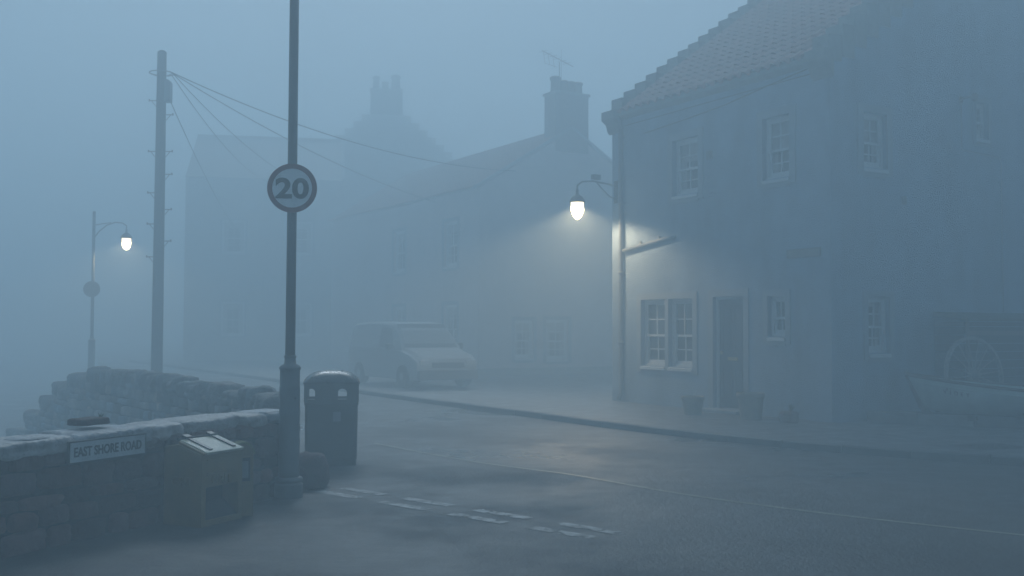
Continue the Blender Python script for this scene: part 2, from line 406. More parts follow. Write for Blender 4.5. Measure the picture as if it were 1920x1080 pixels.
# the older surface of the side road, this side of the seam
so_ = nb()
poly = [(x, y) for x, y in SP] + [(9.0, 4.6), (16, 0), (16, -38), (-26.6, -38), (-3.55, 7.0), (-1.98, 10.4), (-1.95, 11.0), (-2.45, 12.6)]
so_.faces.new([so_.verts.new((x, y, 0.0042)) for x, y in poly])
bmesh.ops.triangulate(so_, faces=so_.faces[:])
tag(link('side_road', so_, 'side_road'), kind='structure')

# manhole cover on the pavement
mh = thing('manhole_cover', (6.2, 13.62, 0.1), R(18), 'flat cast iron access cover let into the pavement near the kerb', 'manhole cover')
b = nb(); box(b, -0.42, 0.42, -0.3, 0.3, -0.02, 0.004); link('frame', b, 'iron', mh)
b = nb()
box(b, -0.36, 0.36, -0.24, 0.24, 0.0045, 0.010)
for i in range(9):
    for j in range(6): box(b, -0.33+i*0.075, -0.29+i*0.075, -0.21+j*0.075, -0.17+j*0.075, 0.0102, 0.014)
link('plate', b, 'iron', mh)

# ------------------------------------------------------------------ rubble walls
def rubble_wall(name, path, th, z0, z1, label, cop_style, stone_mat, faces_=('L', 'R'), seed=1, lmin=0.16, lmax=0.42):
    random.seed(seed)
    root = thing(name, (path[0][0], path[0][1], 0), 0, label, 'stone wall')
    O = Vector((path[0][0], path[0][1], 0))
    core = nb(); st = nb(); lay = st.loops.layers.float_color.new('tint'); cp = nb(); clay = cp.loops.layers.float_color.new('tint')
    P = [Vector((p[0], p[1], 0))-O for p in path]
    Z = Vector((0, 0, 1)); zlist = z1 if isinstance(z1, list) else [z1]*len(P)
    for iseg, (a, b) in enumerate(zip(P, P[1:])):
        z1 = zlist[iseg]
        t = (b-a); ln = t.length; t.normalize(); n = Vector((t.y, -t.x, 0))    # n = right of travel
        h = th/2-0.045
        q = [a-n*h, b-n*h, b+n*h, a+n*h]
        lo = [core.verts.new(p+Z*z0) for p in q]; hi = [core.verts.new(p+Z*(z1-0.1)) for p in q]
        for i in range(4): core.faces.new((lo[i], lo[(i+1) % 4], hi[(i+1) % 4], hi[i]))
        core.faces.new(hi); core.faces.new(lo[::-1])
        for side in faces_:
            sgn = 1 if side == 'R' else -1
            z = z0
            while z < z1-0.14:
                ch = min(random.uniform(0.09, 0.19), z1-0.09-z); s = random.uniform(-0.2, 0)
                while s < ln:
                    sl = random.uniform(lmin, lmax)
                    e = min(s+sl, ln+0.02); b0 = max(s, -0.02)
                    if e-b0 > 0.07:
                        hh = ch*random.uniform(0.86, 1.05)
                        c = a + t*((b0+e)/2) + n*sgn*(th/2-0.09+random.uniform(-0.012, 0.02)) + Z*(z+ch/2+random.uniform(-0.01, 0.01))
                        rot = random.uniform(-0.05, 0.05)
                        X = (t*math.cos(rot)+Z*math.sin(rot))*((e-b0)/2*0.965); Y = n*sgn*0.10; Zz = (Z*math.cos(rot)-t*math.sin(rot))*(hh/2)
                        stone(st, c, X, Y, Zz, 4, random.uniform(3.5, 7), 0.14, tint_of(0.3, 2.1, 0.3), lay)
                    s += sl+0.012
                z += ch+0.008
        # end faces
        for end, sg in ((a, -1), (b, 1)):
            z = z0
            while z < z1-0.14:
                ch = random.uniform(0.1, 0.19); ch = min(ch, z1-0.08-z)
                stone(st, end+t*sg*(-0.05)+Z*(z+ch/2), n*(th/2-0.02), t*sg*0.10, Z*ch/2, 4, 5, 0.12, tint_of(0.3, 2.1, 0.3), lay)
                z += ch+0.008
        s = 0.0
        while s < ln-0.02:
            if cop_style == 'flat':
                sl = random.uniform(0.35, 0.8); e = min(s+sl, ln+0.03)
                th_ = random.uniform(0.045, 0.075)
                rot = random.uniform(-0.035, 0.035)
                c = a+t*((s+e)/2)+Z*(z1-th_+random.uniform(-0.012, 0.012))+n*random.uniform(-0.02, 0.02)
                stone(cp, c, (t*math.cos(rot)+Z*math.sin(rot))*((e-s)/2*1.0), n*(th/2+random.uniform(0.0, 0.04)), Z*th_, 6, random.uniform(5, 9), 0.10, tint_of(0.6, 1.3, 0.1), clay)
                if random.random() < 0.5:
                    stone(cp, c+n*random.uniform(-0.12, 0.14)+Z*th_*0.8+t*random.uniform(-0.1, 0.1), t*random.uniform(0.12, 0.24), n*random.uniform(0.07, 0.13), Z*random.uniform(0.015, 0.03), 4, 4, 0.18, tint_of(0.6, 1.3, 0.1), clay)
                s = e-0.005
            else:
                sl = random.uniform(0.14, 0.34); e = s+sl; hh = random.uniform(0.10, 0.18)
                lean = random.uniform(-0.25, 0.25)
                stone(cp, a+t*((s+e)/2)+Z*(z1-0.16+hh/2), t*(sl/2), n*(th/2+random.uniform(0, 0.05)), (Z+t*lean)*hh, 4, 4.2, 0.15, tint_of(0.6, 1.3, 0.1), clay)
                s = e
    link('core', core, 'mortar', root)
    link('face_stones', st, stone_mat, root, smooth=True)
    link('coping', cp, 'coping' if cop_style == 'flat' else stone_mat, root, smooth=True)
    return root

near_wall = rubble_wall('rubble_wall', [(-6.35, 1.0), (-3.80, 7.29), (-2.29, 10.45)], 0.46, -1.5, 0.80,
    'low dark red rubble wall with frosty flat coping in the left foreground', 'flat', 'rubble', seed=11)
far_wall = rubble_wall('sea_wall', [(-2.42, 10.95), (-2.82, 12.30), (-5.30, 16.15), (-7.6, 19.2), (-8.3, 20.1), (-9.0, 21.05), (-9.7, 22.0), (-10.5, 23.1), (-11.5, 24.4)], 0.36, -1.6, [0.80, 0.80, 0.80, 0.66, 0.45, 0.12, -0.3, -0.8],
    'grey sea wall with upright coping stones running back into the fog behind the bin', 'cock', 'sea_stone', seed=5, lmin=0.2, lmax=0.5)
# boulder at the wall end
bl = nb(); lay = bl.loops.layers.float_color.new('tint')
stone(bl, (0, 0, 0.15), Vector((0.17, 0.03, 0)), Vector((-0.03, 0.15, 0)), Vector((0, 0, 0.19)), 6, 3.2, 0.16, (1.0, 0.85, 0.9, 1), lay)
o = link('boulder', bl, 'rubble', smooth=True, loc=(-2.02, 10.62, 0)); tag(o, 'reddish boulder at the foot of the wall end beside the litter bin', 'boulder')
# loose slab with a sprig on the wall top
sl = nb(); lay = sl.loops.layers.float_color.new('tint')
stone(sl, (0, 0, 0.02), Vector((0.06, 0.13, 0)), Vector((-0.09, 0.04, 0)), Vector((0, 0, 0.028)), 6, 7, 0.1, (0.7, 0.6, 0.6, 1), lay)
o = link('stone_slab', sl, 'rubble', smooth=True, loc=(-3.37, 8.36, 0.835)); tag(o, 'thin dark slab lying loose on the wall coping above the street nameplate', 'stone slab')
wd = nb()
for k in range(7):
    a = random.uniform(0, 6.28); l = random.uniform(0.03, 0.07)
    tube(wd, [(0, 0, 0), (0.01*math.cos(a), 0.01*math.sin(a), l*0.6), (0.03*math.cos(a), 0.03*math.sin(a), l)], [0.004, 0.005, 0.001], 5)
o = link('weed_sprig', wd, 'weed', loc=(-3.31, 8.44, 0.855)); tag(o, 'tiny weed sprig growing out of the wall coping', 'weed')

# ------------------------------------------------------------------ street nameplate
wd_ = Vector((0.4316, 0.902, 0)).normalized()    # wall direction (near to far)
ang_w = math.atan2(wd_.y, wd_.x)
def on_wall(s, off, z):   # s metres beyond the point (-3.80,7.29) of the wall's centreline; off metres out towards the road
    n = Vector((wd_.y, -wd_.x, 0)); p = Vector((-3.80, 7.29, 0)) + wd_*s + n*off
    return (p.x, p.y, z)
# plate faces the road: local +x runs from near to far, local -y faces the road
npl = thing('street_nameplate', on_wall(1.03, 0.275, 0.672), ang_w, 'white street nameplate reading EAST SHORE ROAD fixed to the low rubble wall', 'street sign')
b = nb(); box(b, -0.375, 0.375, -0.006, 0.012, -0.078, 0.078); link('plate', b, 'plate_white', npl, bevel=0.003)
b = nb()
for (x0, x1, z0, z1) in ((-0.382, 0.382, 0.074, 0.083), (-0.382, 0.382, -0.083, -0.074), (-0.382, -0.372, -0.074, 0.074), (0.372, 0.382, -0.074, 0.074)):
    box(b, x0, x1, -0.011, 0.012, z0, z1)
link('frame', b, 'sign_black', npl)
text_obj('lettering', 'EAST SHORE ROAD', 0.098, 'sign_black', npl, (0, -0.0085, 0), (R(90), 0, 0), 0.002, 0.0022, width=0.665)

# ------------------------------------------------------------------ lamp columns, lanterns, signs
def column_parts(root, top):
    b = nb()
    lathe(b, [(0.135, -0.1), (0.135, 0.125), (0.118, 0.14)], 28); link('plinth', b, 'steel', root, smooth=False)
    b = nb(); lathe(b, [(0.112, 0.14), (0.128, 0.150), (0.132, 0.168), (0.126, 0.186), (0.106, 0.196)], 28); link('base_ring', b, 'galv', root, smooth=True)
    b = nb()
    lathe(b, [(0.100, 0.19), (0.097, 0.24), (0.097, 1.035), (0.0975, 1.04), (0.094, 1.047), (0.094, 1.20), (0.098, 1.208)], 32)
    o = link('base_tube', b, 'steel', root, smooth=True)
    b = nb(); box(b, 0.03, 0.048, -0.0985, -0.09, 0.93, 0.95); lathe(b, [(0.012, 0), (0.012, 0.006)], 12, (0.039, -0.097, 0.94)); link('door_lock', b, 'black', root)
    b = nb(); lathe(b, [(0.094, 1.205), (0.102, 1.212), (0.102, 1.228), (0.082, 1.25), (0.057, 1.262), (0.052, 1.30), (0.052, 1.318), (0.058, 1.322), (0.058, 1.336), (0.047, 1.345)], 32)
    link('shoulder', b, 'steel', root, smooth=True)
    b = nb(); lathe(b, [(0.047, 1.34), (0.046, 2.5), (0.044, top)], 24); link('shaft', b, 'steel', root, smooth=True)

def lantern_parts(root, x, y, zrim):
    """zrim: height of the shade rim; the lit bowl hangs below it."""
    b = nb(); lathe(b, [(0.158, 0.0), (0.162, 0.012), (0.155, 0.03), (0.135, 0.085), (0.09, 0.135), (0.045, 0.16), (0.03, 0.20), (0.03, 0.27)], 28, (x, y, zrim)); link('canopy', b, 'black', root, smooth=True)
    b = nb()
    prof = [(0.130, -0.001), (0.129, -0.06), (0.124, -0.13), (0.112, -0.20), (0.090, -0.26), (0.060, -0.31), (0.026, -0.335), (0.004, -0.345)]
    lathe(b, prof, 32, (x, y, zrim)); link('lit_bowl', b, 'lamp', root, smooth=True)

def lamp_light(name, loc, power):
    l = bpy.data.lights.new(name, 'SPOT'); l.energy = power; l.color = (1.0, 0.74, 0.44); l.spot_size = R(152); l.spot_blend = 0.35; l.shadow_soft_size = 0.06
    o = bpy.data.objects.new(name, l); COL.objects.link(o); o.location = loc; return o

lc = thing('lamp_column', (-2.113, 9.988, 0), R(20), 'tall grey steel lamp column with a thick base section standing before the wall end', 'lamp column')
column_parts(lc, 5.6)
# 20 sign
sg = thing('speed_limit_sign', (-2.098, 9.915, 2.935), R(6), 'round red ringed speed limit sign reading 20 on the tall grey column', 'speed limit sign')
flat_shape('back_plate', [circle(0.231, 64)], 'galv', sg, (0, 0.012, 0), (R(90), 0, 0), 0.006)
flat_shape('face', [circle(0.19, 64)], 'sign_white', sg, (0, 0.004, 0), (R(90), 0, 0), 0.008)
flat_shape('red_ring', [circle(0.234, 72), circle(0.187, 72)], 'sign_red', sg, (0, 0.003, 0), (R(90), 0, 0), 0.012)
text_obj('numerals', '20', 0.262, 'sign_black', sg, (0.0, -0.0015, -0.002), (R(90), 0, 0), 0.002, 0.0085, width=0.315)
for z in (-0.11, 0.11):
    b = nb()
    box(b, -0.06, 0.06, 0.0155, 0.026, z-0.012, z+0.012)
    tube(b, [(0.052*math.cos(a)-0.015, 0.073+0.052*math.sin(a), z) for a in [2*math.pi*i/20 for i in range(20)]], 0.006, 6, True)
    link('clip', b, 'galv', sg)

# far lamp on the left
fl = thing('street_lamp', (-12.24, 30.5, 0), 0, 'distant lit street lamp on a tall column at far left beyond the sea wall', 'street lamp', 'lit street lamps')
column_parts(fl, 5.0)
b = nb()
tube(b, [(0.03, 0, 4.25), (0.16, 0, 4.42), (0.38, 0, 4.60), (0.62, 0, 4.68), (0.84, 0, 4.66), (0.955, 0, 4.58), (0.955, 0, 4.46)], 0.018, 10)
tube(b, [(0.03, 0, 4.60), (0.25, 0, 4.64), (0.50, 0, 4.67)], 0.014, 8)
link('swan_neck_arm', b, 'steel', fl, smooth=True)
lantern_parts(fl, 0.955, 0, 4.21)
fs = thing('speed_limit_sign', (-12.24, 30.42, 2.72), R(12), 'faint grey round sign fixed to the distant lamp column at far left', 'speed limit sign')
flat_shape('ring', [circle(0.234, 48), circle(0.187, 48)], 'pipe', fs, (0, 0.003, 0), (R(90), 0, 0), 0.012)
flat_shape('face', [circle(0.19, 48)], 'steel', fs, (0, 0.005, 0), (R(90), 0, 0), 0.008)
b = nb(); box(b, -0.06, 0.06, 0.0095, 0.03, -0.02, 0.02); link('clip', b, 'galv', fs)
lamp_light('lamp_light', (-11.285, 30.5, 4.21-0.08), 400)

# ------------------------------------------------------------------ house frame
HA = R(30.8)
G = Vector((math.cos(HA), math.sin(HA), 0)); U = Vector((-math.sin(HA), math.cos(HA), 0))
HO = Vector((5.196, 16.992, 0))
def H(x, y, z): return HO + G*x + U*y + Vector((0, 0, z))

def wall_panel(bm, o, ud, nd, W, z0, z1, holes, reveal=0.16):
    """Flat wall with rectangular openings and their reveals. o: 3-D origin, ud along, nd outward. holes: (u0,u1,z0,z1)."""
    us = sorted({0.0, W, *[h[0] for h in holes], *[h[1] for h in holes]}); zs = sorted({z0, z1, *[h[2] for h in holes], *[h[3] for h in holes]})
    Z = Vector((0, 0, 1)); cache = {}
    def V(u, z, dpt=0.0):
        k = (round(u, 4), round(z, 4), round(dpt, 3))
        if k not in cache: cache[k] = bm.verts.new(o+ud*u+Z*z-nd*dpt)
        return cache[k]
    for a, b in zip(us, us[1:]):
        for c, d_ in zip(zs, zs[1:]):
            mu, mz = (a+b)/2, (c+d_)/2
            if any(h[0] < mu < h[1] and h[2] < mz < h[3] for h in holes): continue
            bm.faces.new((V(a, c), V(b, c), V(b, d_), V(a, d_)))
    for h in holes:
        q = [(h[0], h[2]), (h[1], h[2]), (h[1], h[3]), (h[0], h[3])]
        # split reveal edges along grid lines so the mesh stays joined
        for (p0, p1) in zip(q, q[1:]+q[:1]):
            if p0[1] == p1[1]: ks = [(u, p0[1]) for u in us if min(p0[0], p1[0]) <= u <= max(p0[0], p1[0])]
            else: ks = [(p0[0], z) for z in zs if min(p0[1], p1[1]) <= z <= max(p0[1], p1[1])]
            for k0, k1 in zip(ks, ks[1:]):
                bm.faces.new((V(*k0), V(*k1), V(*k1, reveal), V(*k0, reveal)))

def sash_window(house, loc, rz, w, h, cols, rows, reveal=0.10, blind=0.0, margin=0.13, sill=True, name='window', curtain_w=0.22):
    """Sash window in an opening w x h; loc is the opening's lower middle on the outer wall plane, local -y faces out."""
    f = nb(); fr = 0.055; y0, y1 = reveal-0.02, reveal+0.06
    for (x0, x1, z0, z1) in ((-w/2, -w/2+fr, 0, h), (w/2-fr, w/2, 0, h), (-w/2+fr, w/2-fr, h-fr, h), (-w/2+fr, w/2-fr, 0, fr*0.8)):
        box(f, x0, x1, y0, y1, z0, z1)
    win = link(name, f, 'wood_white', house, loc=loc, rot=(0, 0, rz))
    hm = h*0.46
    iw0, iw1 = -w/2+fr, w/2-fr
    for k, (z0, z1, dy) in enumerate(((hm-0.02, h-fr, 0.0), (fr*0.8, hm+0.02, 0.028))):
        s = nb(); st = 0.042; a, b_ = y0+0.012+dy, y0+0.04+dy
        for (x0, x1, q0, q1) in ((iw0, iw0+st, z0, z1), (iw1-st, iw1, z0, z1), (iw0+st, iw1-st, z1-st, z1), (iw0+st, iw1-st, z0, z0+(st if k == 0 else 0.075))):
            box(s, x0, x1, a, b_, q0, q1)
        for c in range(1, cols):
            x = iw0+(iw1-iw0)*c/cols; box(s, x-0.010, x+0.010, a+0.003, b_-0.003, z0+st, z1-st)
        for r in range(1, rows):
            z = z0+(z1-z0)*r/rows
            xs = [iw0+st]+[iw0+(iw1-iw0)*c/cols for c in range(1, cols)]+[iw1-st]
            for q in range(len(xs)-1):
                box(s, xs[q]+(0.0102 if q else 0), xs[q+1]-(0.0102 if q < len(xs)-2 else 0), a+0.003, b_-0.003, z-0.010, z+0.010)
        link('sash', s, 'wood_white', win)
    g = nb(); box(g, iw0+0.01, iw1-0.01, y1+0.016, y1+0.020, 0.03, h-fr); link('pane', g, 'glass', win)
    if blind:
        c = nb(); z1 = h-fr-0.01; n = 18
        for sgn in (-1, 1):
            pts = []
            for i in range(n+1):
                x = sgn*((w/2-fr) - (w*curtain_w)*i/n); pts.append((x, y1+0.0145-0.004*abs(math.sin(i*1.3))))
            for p, q in zip(pts, pts[1:]):
                c.faces.new([c.verts.new(v) for v in ((p[0], p[1], 0.04), (q[0], q[1], 0.04), (q[0], q[1], z1), (p[0], p[1], z1))])
        box(c, -w/2+fr, w/2-fr, y1+0.006, y1+0.009, h-fr-blind*h, h-fr-0.004)
        link('curtain', c, 'curtain', win)
    if sill:
        s = nb(); prism(s, [(-0.045, -0.075), (reveal+0.05, -0.075), (reveal+0.05, 0.0), (reveal-0.02, 0.0), (-0.045, -0.022)], 'x', -w/2+0.003, w/2-0.003)
        o = link('sill', s, 'wood_white', win)
    if margin:
        s = nb(); m = margin; y0m, y1m = -0.022, 0.0
        for (x0, x1, z0, z1) in ((-w/2-m, -w/2, -0.12, h+m), (w/2, w/2+m, -0.12, h+m), (-w/2, w/2, h, h+m), (-w/2-0.0, w/2, -0.12-m*0.3, -0.078)):
            box(s, x0, x1, y0m, y1m, z0, z1)
        link('margin', s, 'margin', win)
    return win

h1 = thing('harled_house', HO, HA, 'pale blue harled two storey house with pantiled roof on the street corner at right', 'house')
L1, W1, EZ, PT = 5.995, 11.0, 6.16, math.tan(R(36))  # gable width stretched out of view so the house shades the right side
# openings in local (y along facade) : x=0 plane facing -x
FAC = {'upper_far': (3.235, 3.985, 4.215, 5.30), 'upper_near': (0.89, 1.525, 4.23, 5.31), 'twin_far': (4.235, 4.995, 0.875, 2.20), 'twin_near': (3.41, 4.13, 0.875, 2.20),
       'door': (2.03, 2.825, 0.16, 2.21), 'small': (1.01, 1.425, 1.485, 2.185)}
GAB = {'upper': (0.78, 1.37, 4.335, 5.27), 'lower': (0.85, 1.39, 1.22, 2.17), 'slit': (3.77, 4.14, 5.11, 5.78)}
wl = nb()
# facade: origin at (0,L,0) running to near corner so outward is -x
wall_panel(wl, Vector((0, 0, 0)), Vector((0, 1, 0)), Vector((-1, 0, 0)), L1, 0.02, EZ, [FAC[k] for k in FAC])
wall_panel(wl, Vector((0, 0, 0)), Vector((1, 0, 0)), Vector((0, -1, 0)), W1, 0.02, EZ, [GAB[k] for k in GAB])
wall_panel(wl, Vector((0, L1, 0)), Vector((1, 0, 0)), Vector((0, 1, 0)), W1, 0.02, EZ, [])
wall_panel(wl, Vector((W1, 0, 0)), Vector((0, 1, 0)), Vector((1, 0, 0)), L1, 0.02, EZ, [])
AP = EZ+W1/2*PT
for y in (0, L1):
    wl.faces.new([wl.verts.new(p) for p in ((0, y, EZ), (W1, y, EZ), (W1/2, y, AP))])
bmesh.ops.remove_doubles(wl, verts=wl.verts, dist=0.0005)
link('wall', wl, 'harling', h1)
# crow-stepped gables
run = 0.30
for (y0, y1) in ((-0.012, 0.36), (L1-0.36, L1+0.012)):
    cs = nb()
    n = int(W1/2/run)
    for side in (0, 1):
        for i in range(n):
            xa, xb = i*run-0.02*(i == 0), (i+1)*run-0.003
            zt = EZ+(i+1)*run*PT+0.10; zb = EZ+i*run*PT-0.25
            j = random.uniform(-0.012, 0.012)
            a, b_ = (xa, xb) if side == 0 else (W1-xb, W1-xa)
            prism(cs, [(a, max(zb, EZ-0.12)), (b_, max(zb, EZ-0.12)), (b_, zt+j), (a, zt+j)], 'y', y0, y1)
    prism(cs, [(n*run, AP-0.3), (W1-n*run, AP-0.3), (W1-n*run, AP+0.18), (n*run, AP+0.18)], 'y', y0, y1)
    link('crow_steps', cs, 'stone_dress', h1, bevel=0.015)
for y0, y1, nm in ((L1-0.36, L1+0.10, 'skewputt'), (-0.10, 0.36, 'skewputt')):
    b = nb(); prism(b, [(0.0, EZ-0.42), (-0.06, EZ-0.36), (-0.10, EZ-0.22), (-0.22, EZ-0.13), (-0.22, EZ+0.05), (0.0, EZ+0.05)], 'y', y0, y1)
    link(nm, b, 'stone_dress', h1, bevel=0.012)
# pantile roof: waves across, stepped courses
def pantile_roof(house, x_eave, x_ridge, y0, y1, z_eave, pitch, side=1, m='pantile', tile=0.235, course=0.31, th=0.035):
    b = nb(); sx = 1 if x_ridge > x_eave else -1
    run_ = abs(x_ridge-x_eave); sl = run_/math.cos(math.atan(pitch)); nc = int(sl/course)+1
    nt_ = int((y1-y0)/tile); t = (y1-y0)/nt_; K = 6
    nrm = Vector((-sx*math.sin(math.atan(pitch)), 0, math.cos(math.atan(pitch))))
    dirv = Vector((sx*math.cos(math.atan(pitch)), 0, math.sin(math.atan(pitch))))
    def wave(i):
        ph = (i % K)/K
        return 0.032*math.sin(2*math.pi*ph) + (0.02 if ph < 0.5 else 0)
    o = Vector((x_eave, 0, z_eave))
    rows = []
    for c in range(nc):
        s0, s1 = c*course, min((c+1)*course+0.04, sl+0.03)
        for s, lift in ((s0, th), (s1, 0.004)):
            jr = random.uniform(-0.004, 0.004)
            rows.append([b.verts.new(o+dirv*s+nrm*(lift+wave(i)+jr+0.0)+Vector((0, y0+t*i/K, 0))) for i in range(nt_*K+1)])
        # front lip
        rows_f = [b.verts.new(v.co-nrm*0.028) for v in rows[-2]]
        for i in range(nt_*K):
            b.faces.new((rows[-2][i], rows[-2][i+1], rows[-1][i+1], rows[-1][i]))
            b.faces.new((rows_f[i], rows_f[i+1], rows[-2][i+1], rows[-2][i]))
    return link('roof', b, m, house, smooth=False)
r1 = pantile_roof(h1, -0.13, W1/2, 0.37, L1-0.37, EZ-0.02, PT)
r2 = pantile_roof(h1, W1+0.13, W1/2, 0.37, L1-0.37, EZ-0.02, PT)
b = nb()
prism(b, [(-0.05, EZ-0.0), (W1+0.05, EZ-0.0), (W1/2, EZ+0.05+(W1/2)*PT-0.06)], 'y', 0.362, L1-0.362); link('roof_deck', b, 'dark_timber', h1)
b = nb(); tube(b, [(W1/2, 0.37, AP+0.06), (W1/2, L1-0.37, AP+0.06)], 0.11, 12); link('ridge_tiles', b, 'pantile', h1)
b = nb(); prism(b, [(-0.10, EZ-0.09), (0.0, EZ-0.16), (0.0, EZ-0.005), (-0.10, EZ-0.005)], 'y', 0.365, L1-0.365); link('eaves_course', b, 'stone_dress', h1)
# windows on the facade (local -y turned to -x)
def fac_win(k, **kw):
    y0, y1, z0, z1 = FAC[k]
    return sash_window(h1, (0, (y0+y1)/2, z0), R(-90), y1-y0, z1-z0, **kw)
fac_win('upper_far', cols=2, rows=2, blind=0.35, margin=0.14)
fac_win('upper_near', cols=2, rows=2, blind=0.48, margin=0.14)
fac_win('twin_far', cols=2, rows=2, margin=0)
fac_win('twin_near', cols=2, rows=2, margin=0)
fac_win('small', cols=2, rows=1, margin=0.11)
b = nb(); ya, yb = FAC['twin_near'][0], FAC['twin_far'][1]; m_ = 0.13
box(b, -0.022, 0, ya-m_, ya, 0.74, 2.20+m_); box(b, -0.022, 0, yb, yb+m_, 0.74, 2.20+m_); box(b, -0.022, 0, ya, yb, 2.20, 2.20+m_)
box(b, -0.018, 0, FAC['twin_near'][1], FAC['twin_far'][0], 0.80, 2.20); link('window_surround', b, 'margin', h1)
def gab_win(k, **kw):
    x0, x1, z0, z1 = GAB[k]
    return sash_window(h1, ((x0+x1)/2, 0, z0), 0, x1-x0, z1-z0, **kw)
gab_win('upper', cols=2, rows=2, blind=0.5, margin=0.13)
gab_win('lower', cols=2, rows=2, blind=0.12, margin=0.10)
gab_win('slit', cols=1, rows=2, blind=0.1, margin=0.08, curtain_w=0.4)
# front door
y0, y1, z0, z1 = FAC['door']; w, hgt = y1-y0, z1-z0
b = nb(); box(b, -w/2+0.05, w/2-0.05, 0.10, 0.145, 0.02, hgt-0.05)
dr = link('door', b, 'door', h1, loc=(0, (y0+y1)/2, z0), rot=(0, 0, R(-90)))
b = nb()
for (x0, x1, q0, q1) in ((-0.26, -0.04, 1.05, 1.85), (0.04, 0.26, 1.05, 1.85), (-0.26, -0.04, 0.2, 0.78), (0.04, 0.26, 0.2, 0.78)):
    for (a, c, e, f_) in ((x0, x1, q1-0.02, q1), (x0, x1, q0, q0+0.02), (x0, x0+0.02, q0+0.02, q1-0.02), (x1-0.02, x1, q0+0.02, q1-0.02)): box(b, a, c, 0.088, 0.0998, e, f_)
link('moulding', b, 'door', dr)
b = nb(); box(b, -0.13, 0.13, 0.090, 0.0998, 0.88, 0.94); link('letterbox', b, 'brass', dr)
b = nb(); lathe(b, [(0.0, 0), (0.03, 0.005), (0.034, 0.02), (0.022, 0.035), (0.012, 0.05)], 16); bmesh.ops.rotate(b, verts=b.verts, matrix=Matrix.Rotation(R(-90), 3, 'X'))
link('handle', b, 'brass', dr, smooth=True, loc=(-0.27, 0.052, 1.02))
b = nb()
box(b, -w/2, -w/2+0.05, 0.06, 0.16, 0, hgt); box(b, w/2-0.05, w/2, 0.06, 0.16, 0, hgt); box(b, -w/2+0.05, w/2-0.05, 0.06, 0.16, hgt-0.05, hgt)
link('frame', b, 'wood_white', dr)
b = nb(); m_ = 0.13
box(b, -w/2-m_, -w/2, -0.024, 0, -0.14, hgt+m_); box(b, w/2, w/2+m_, -0.024, 0, -0.14, hgt+m_); box(b, -w/2, w/2, -0.024, 0, hgt, hgt+m_)
link('surround', b, 'margin', dr)
b = nb(); box(b, -w/2-0.1, w/2+0.1, -0.30, 0.14, -0.06, -0.003); link('doorstep', b, 'margin', dr, bevel=0.01)
# downpipe, waste pipe, cables, plates, vents
b = nb(); yp = 5.60
tube(b, [(-0.10, yp, 6.02), (-0.10, yp, 5.9), (-0.07, yp, 5.78), (-0.07, yp, 0.28), (-0.14, yp, 0.14)], 0.048, 12)
for z in (5.6, 4.2, 2.75, 1.3): lathe(b, [(0.058, 0), (0.058, 0.06)], 12, (-0.07, yp, z)); box(b, -0.03, 0.001, yp-0.05, yp+0.05, z+0.01, z+0.05)
link('downpipe', b, 'pipe', h1, smooth=True)
b = nb(); tube(b, [(-0.06, yp-0.07, 3.235), (-0.06, 4.05, 3.40), (-0.05, 3.97, 3.405), (0.01, 3.95, 3.405)], 0.038, 12)
for y in (5.0, 4.4): box(b, -0.03, 0.001, y-0.03, y+0.03, 3.27+(5.5-y)*0.107-0.06, 3.27+(5.5-y)*0.107+0.07)
link('waste_pipe', b, 'pipe', h1, smooth=True)
b = nb(); tube(b, [(-0.015, 4.9, 5.60), (-0.015, 3.7, 5.66), (-0.015, 2.5, 5.74), (-0.015, 1.4, 5.88), (-0.015, 0.3, 6.0)], 0.010, 6); tube(b, [(-0.015, 5.5, 5.86), (-0.015, 3.5, 5.875), (-0.015, 0.2, 5.88)], 0.008, 6)
link('wall_cable', b, 'cable', h1)
b = nb(); box(b, -0.02, 0, 0.23, 0.94, 2.83, 2.95)
pl = link('plate', b, 'stone_dress', h1)
b = nb(); box(b, -0.028, -0.0005, 0.215, 0.955, 2.951, 2.968); box(b, -0.028, -0.0005, 0.215, 0.955, 2.812, 2.829); box(b, -0.028, -0.0005, 0.212, 0.2295, 2.829, 2.951); box(b, -0.028, -0.0005, 0.9405, 0.958, 2.829, 2.951); link('plate_frame', b, 'pipe', h1)
b = nb(); box(b, -0.02, 0, 2.84, 3.0, 4.79, 4.95)
for k in range(4): box(b, -0.028, -0.0205, 2.855, 2.985, 4.81+k*0.034, 4.825+k*0.034)
link('vent', b, 'pipe', h1)
b = nb(); box(b, 1.73, 1.84, -0.02, 0, 3.76, 3.91)
for k in range(3): box(b, 1.745, 1.825, -0.027, -0.0205, 3.785+k*0.04, 3.80+k*0.04)
link('vent', b, 'pipe', h1)
b = nb(); tube(b, [(3.36, 0.0, 5.76), (3.36, -0.12, 5.78), (3.40, -0.2, 5.78)], 0.02, 8); box(b, 3.31, 3.41, -0.012, -0.0005, 5.71, 5.82)
wlt = link('wall_light', b, 'black', h1)
b = nb(); lathe(b, [(0.03, 0.0), (0.055, -0.03), (0.06, -0.12), (0.045, -0.13)], 16, (3.42, -0.24, 5.84)); link('lamp_head', b, 'galv', wlt, smooth=True)
b = nb(); tube(b, [(3.36, -0.012, 5.70), (3.36, -0.012, 4.9), (3.4, -0.012, 4.85), (4.45, -0.012, 4.80), (4.5, -0.012, 4.7), (4.5, -0.012, 1.9)], 0.009, 6); link('wall_cable', b, 'pipe', h1)

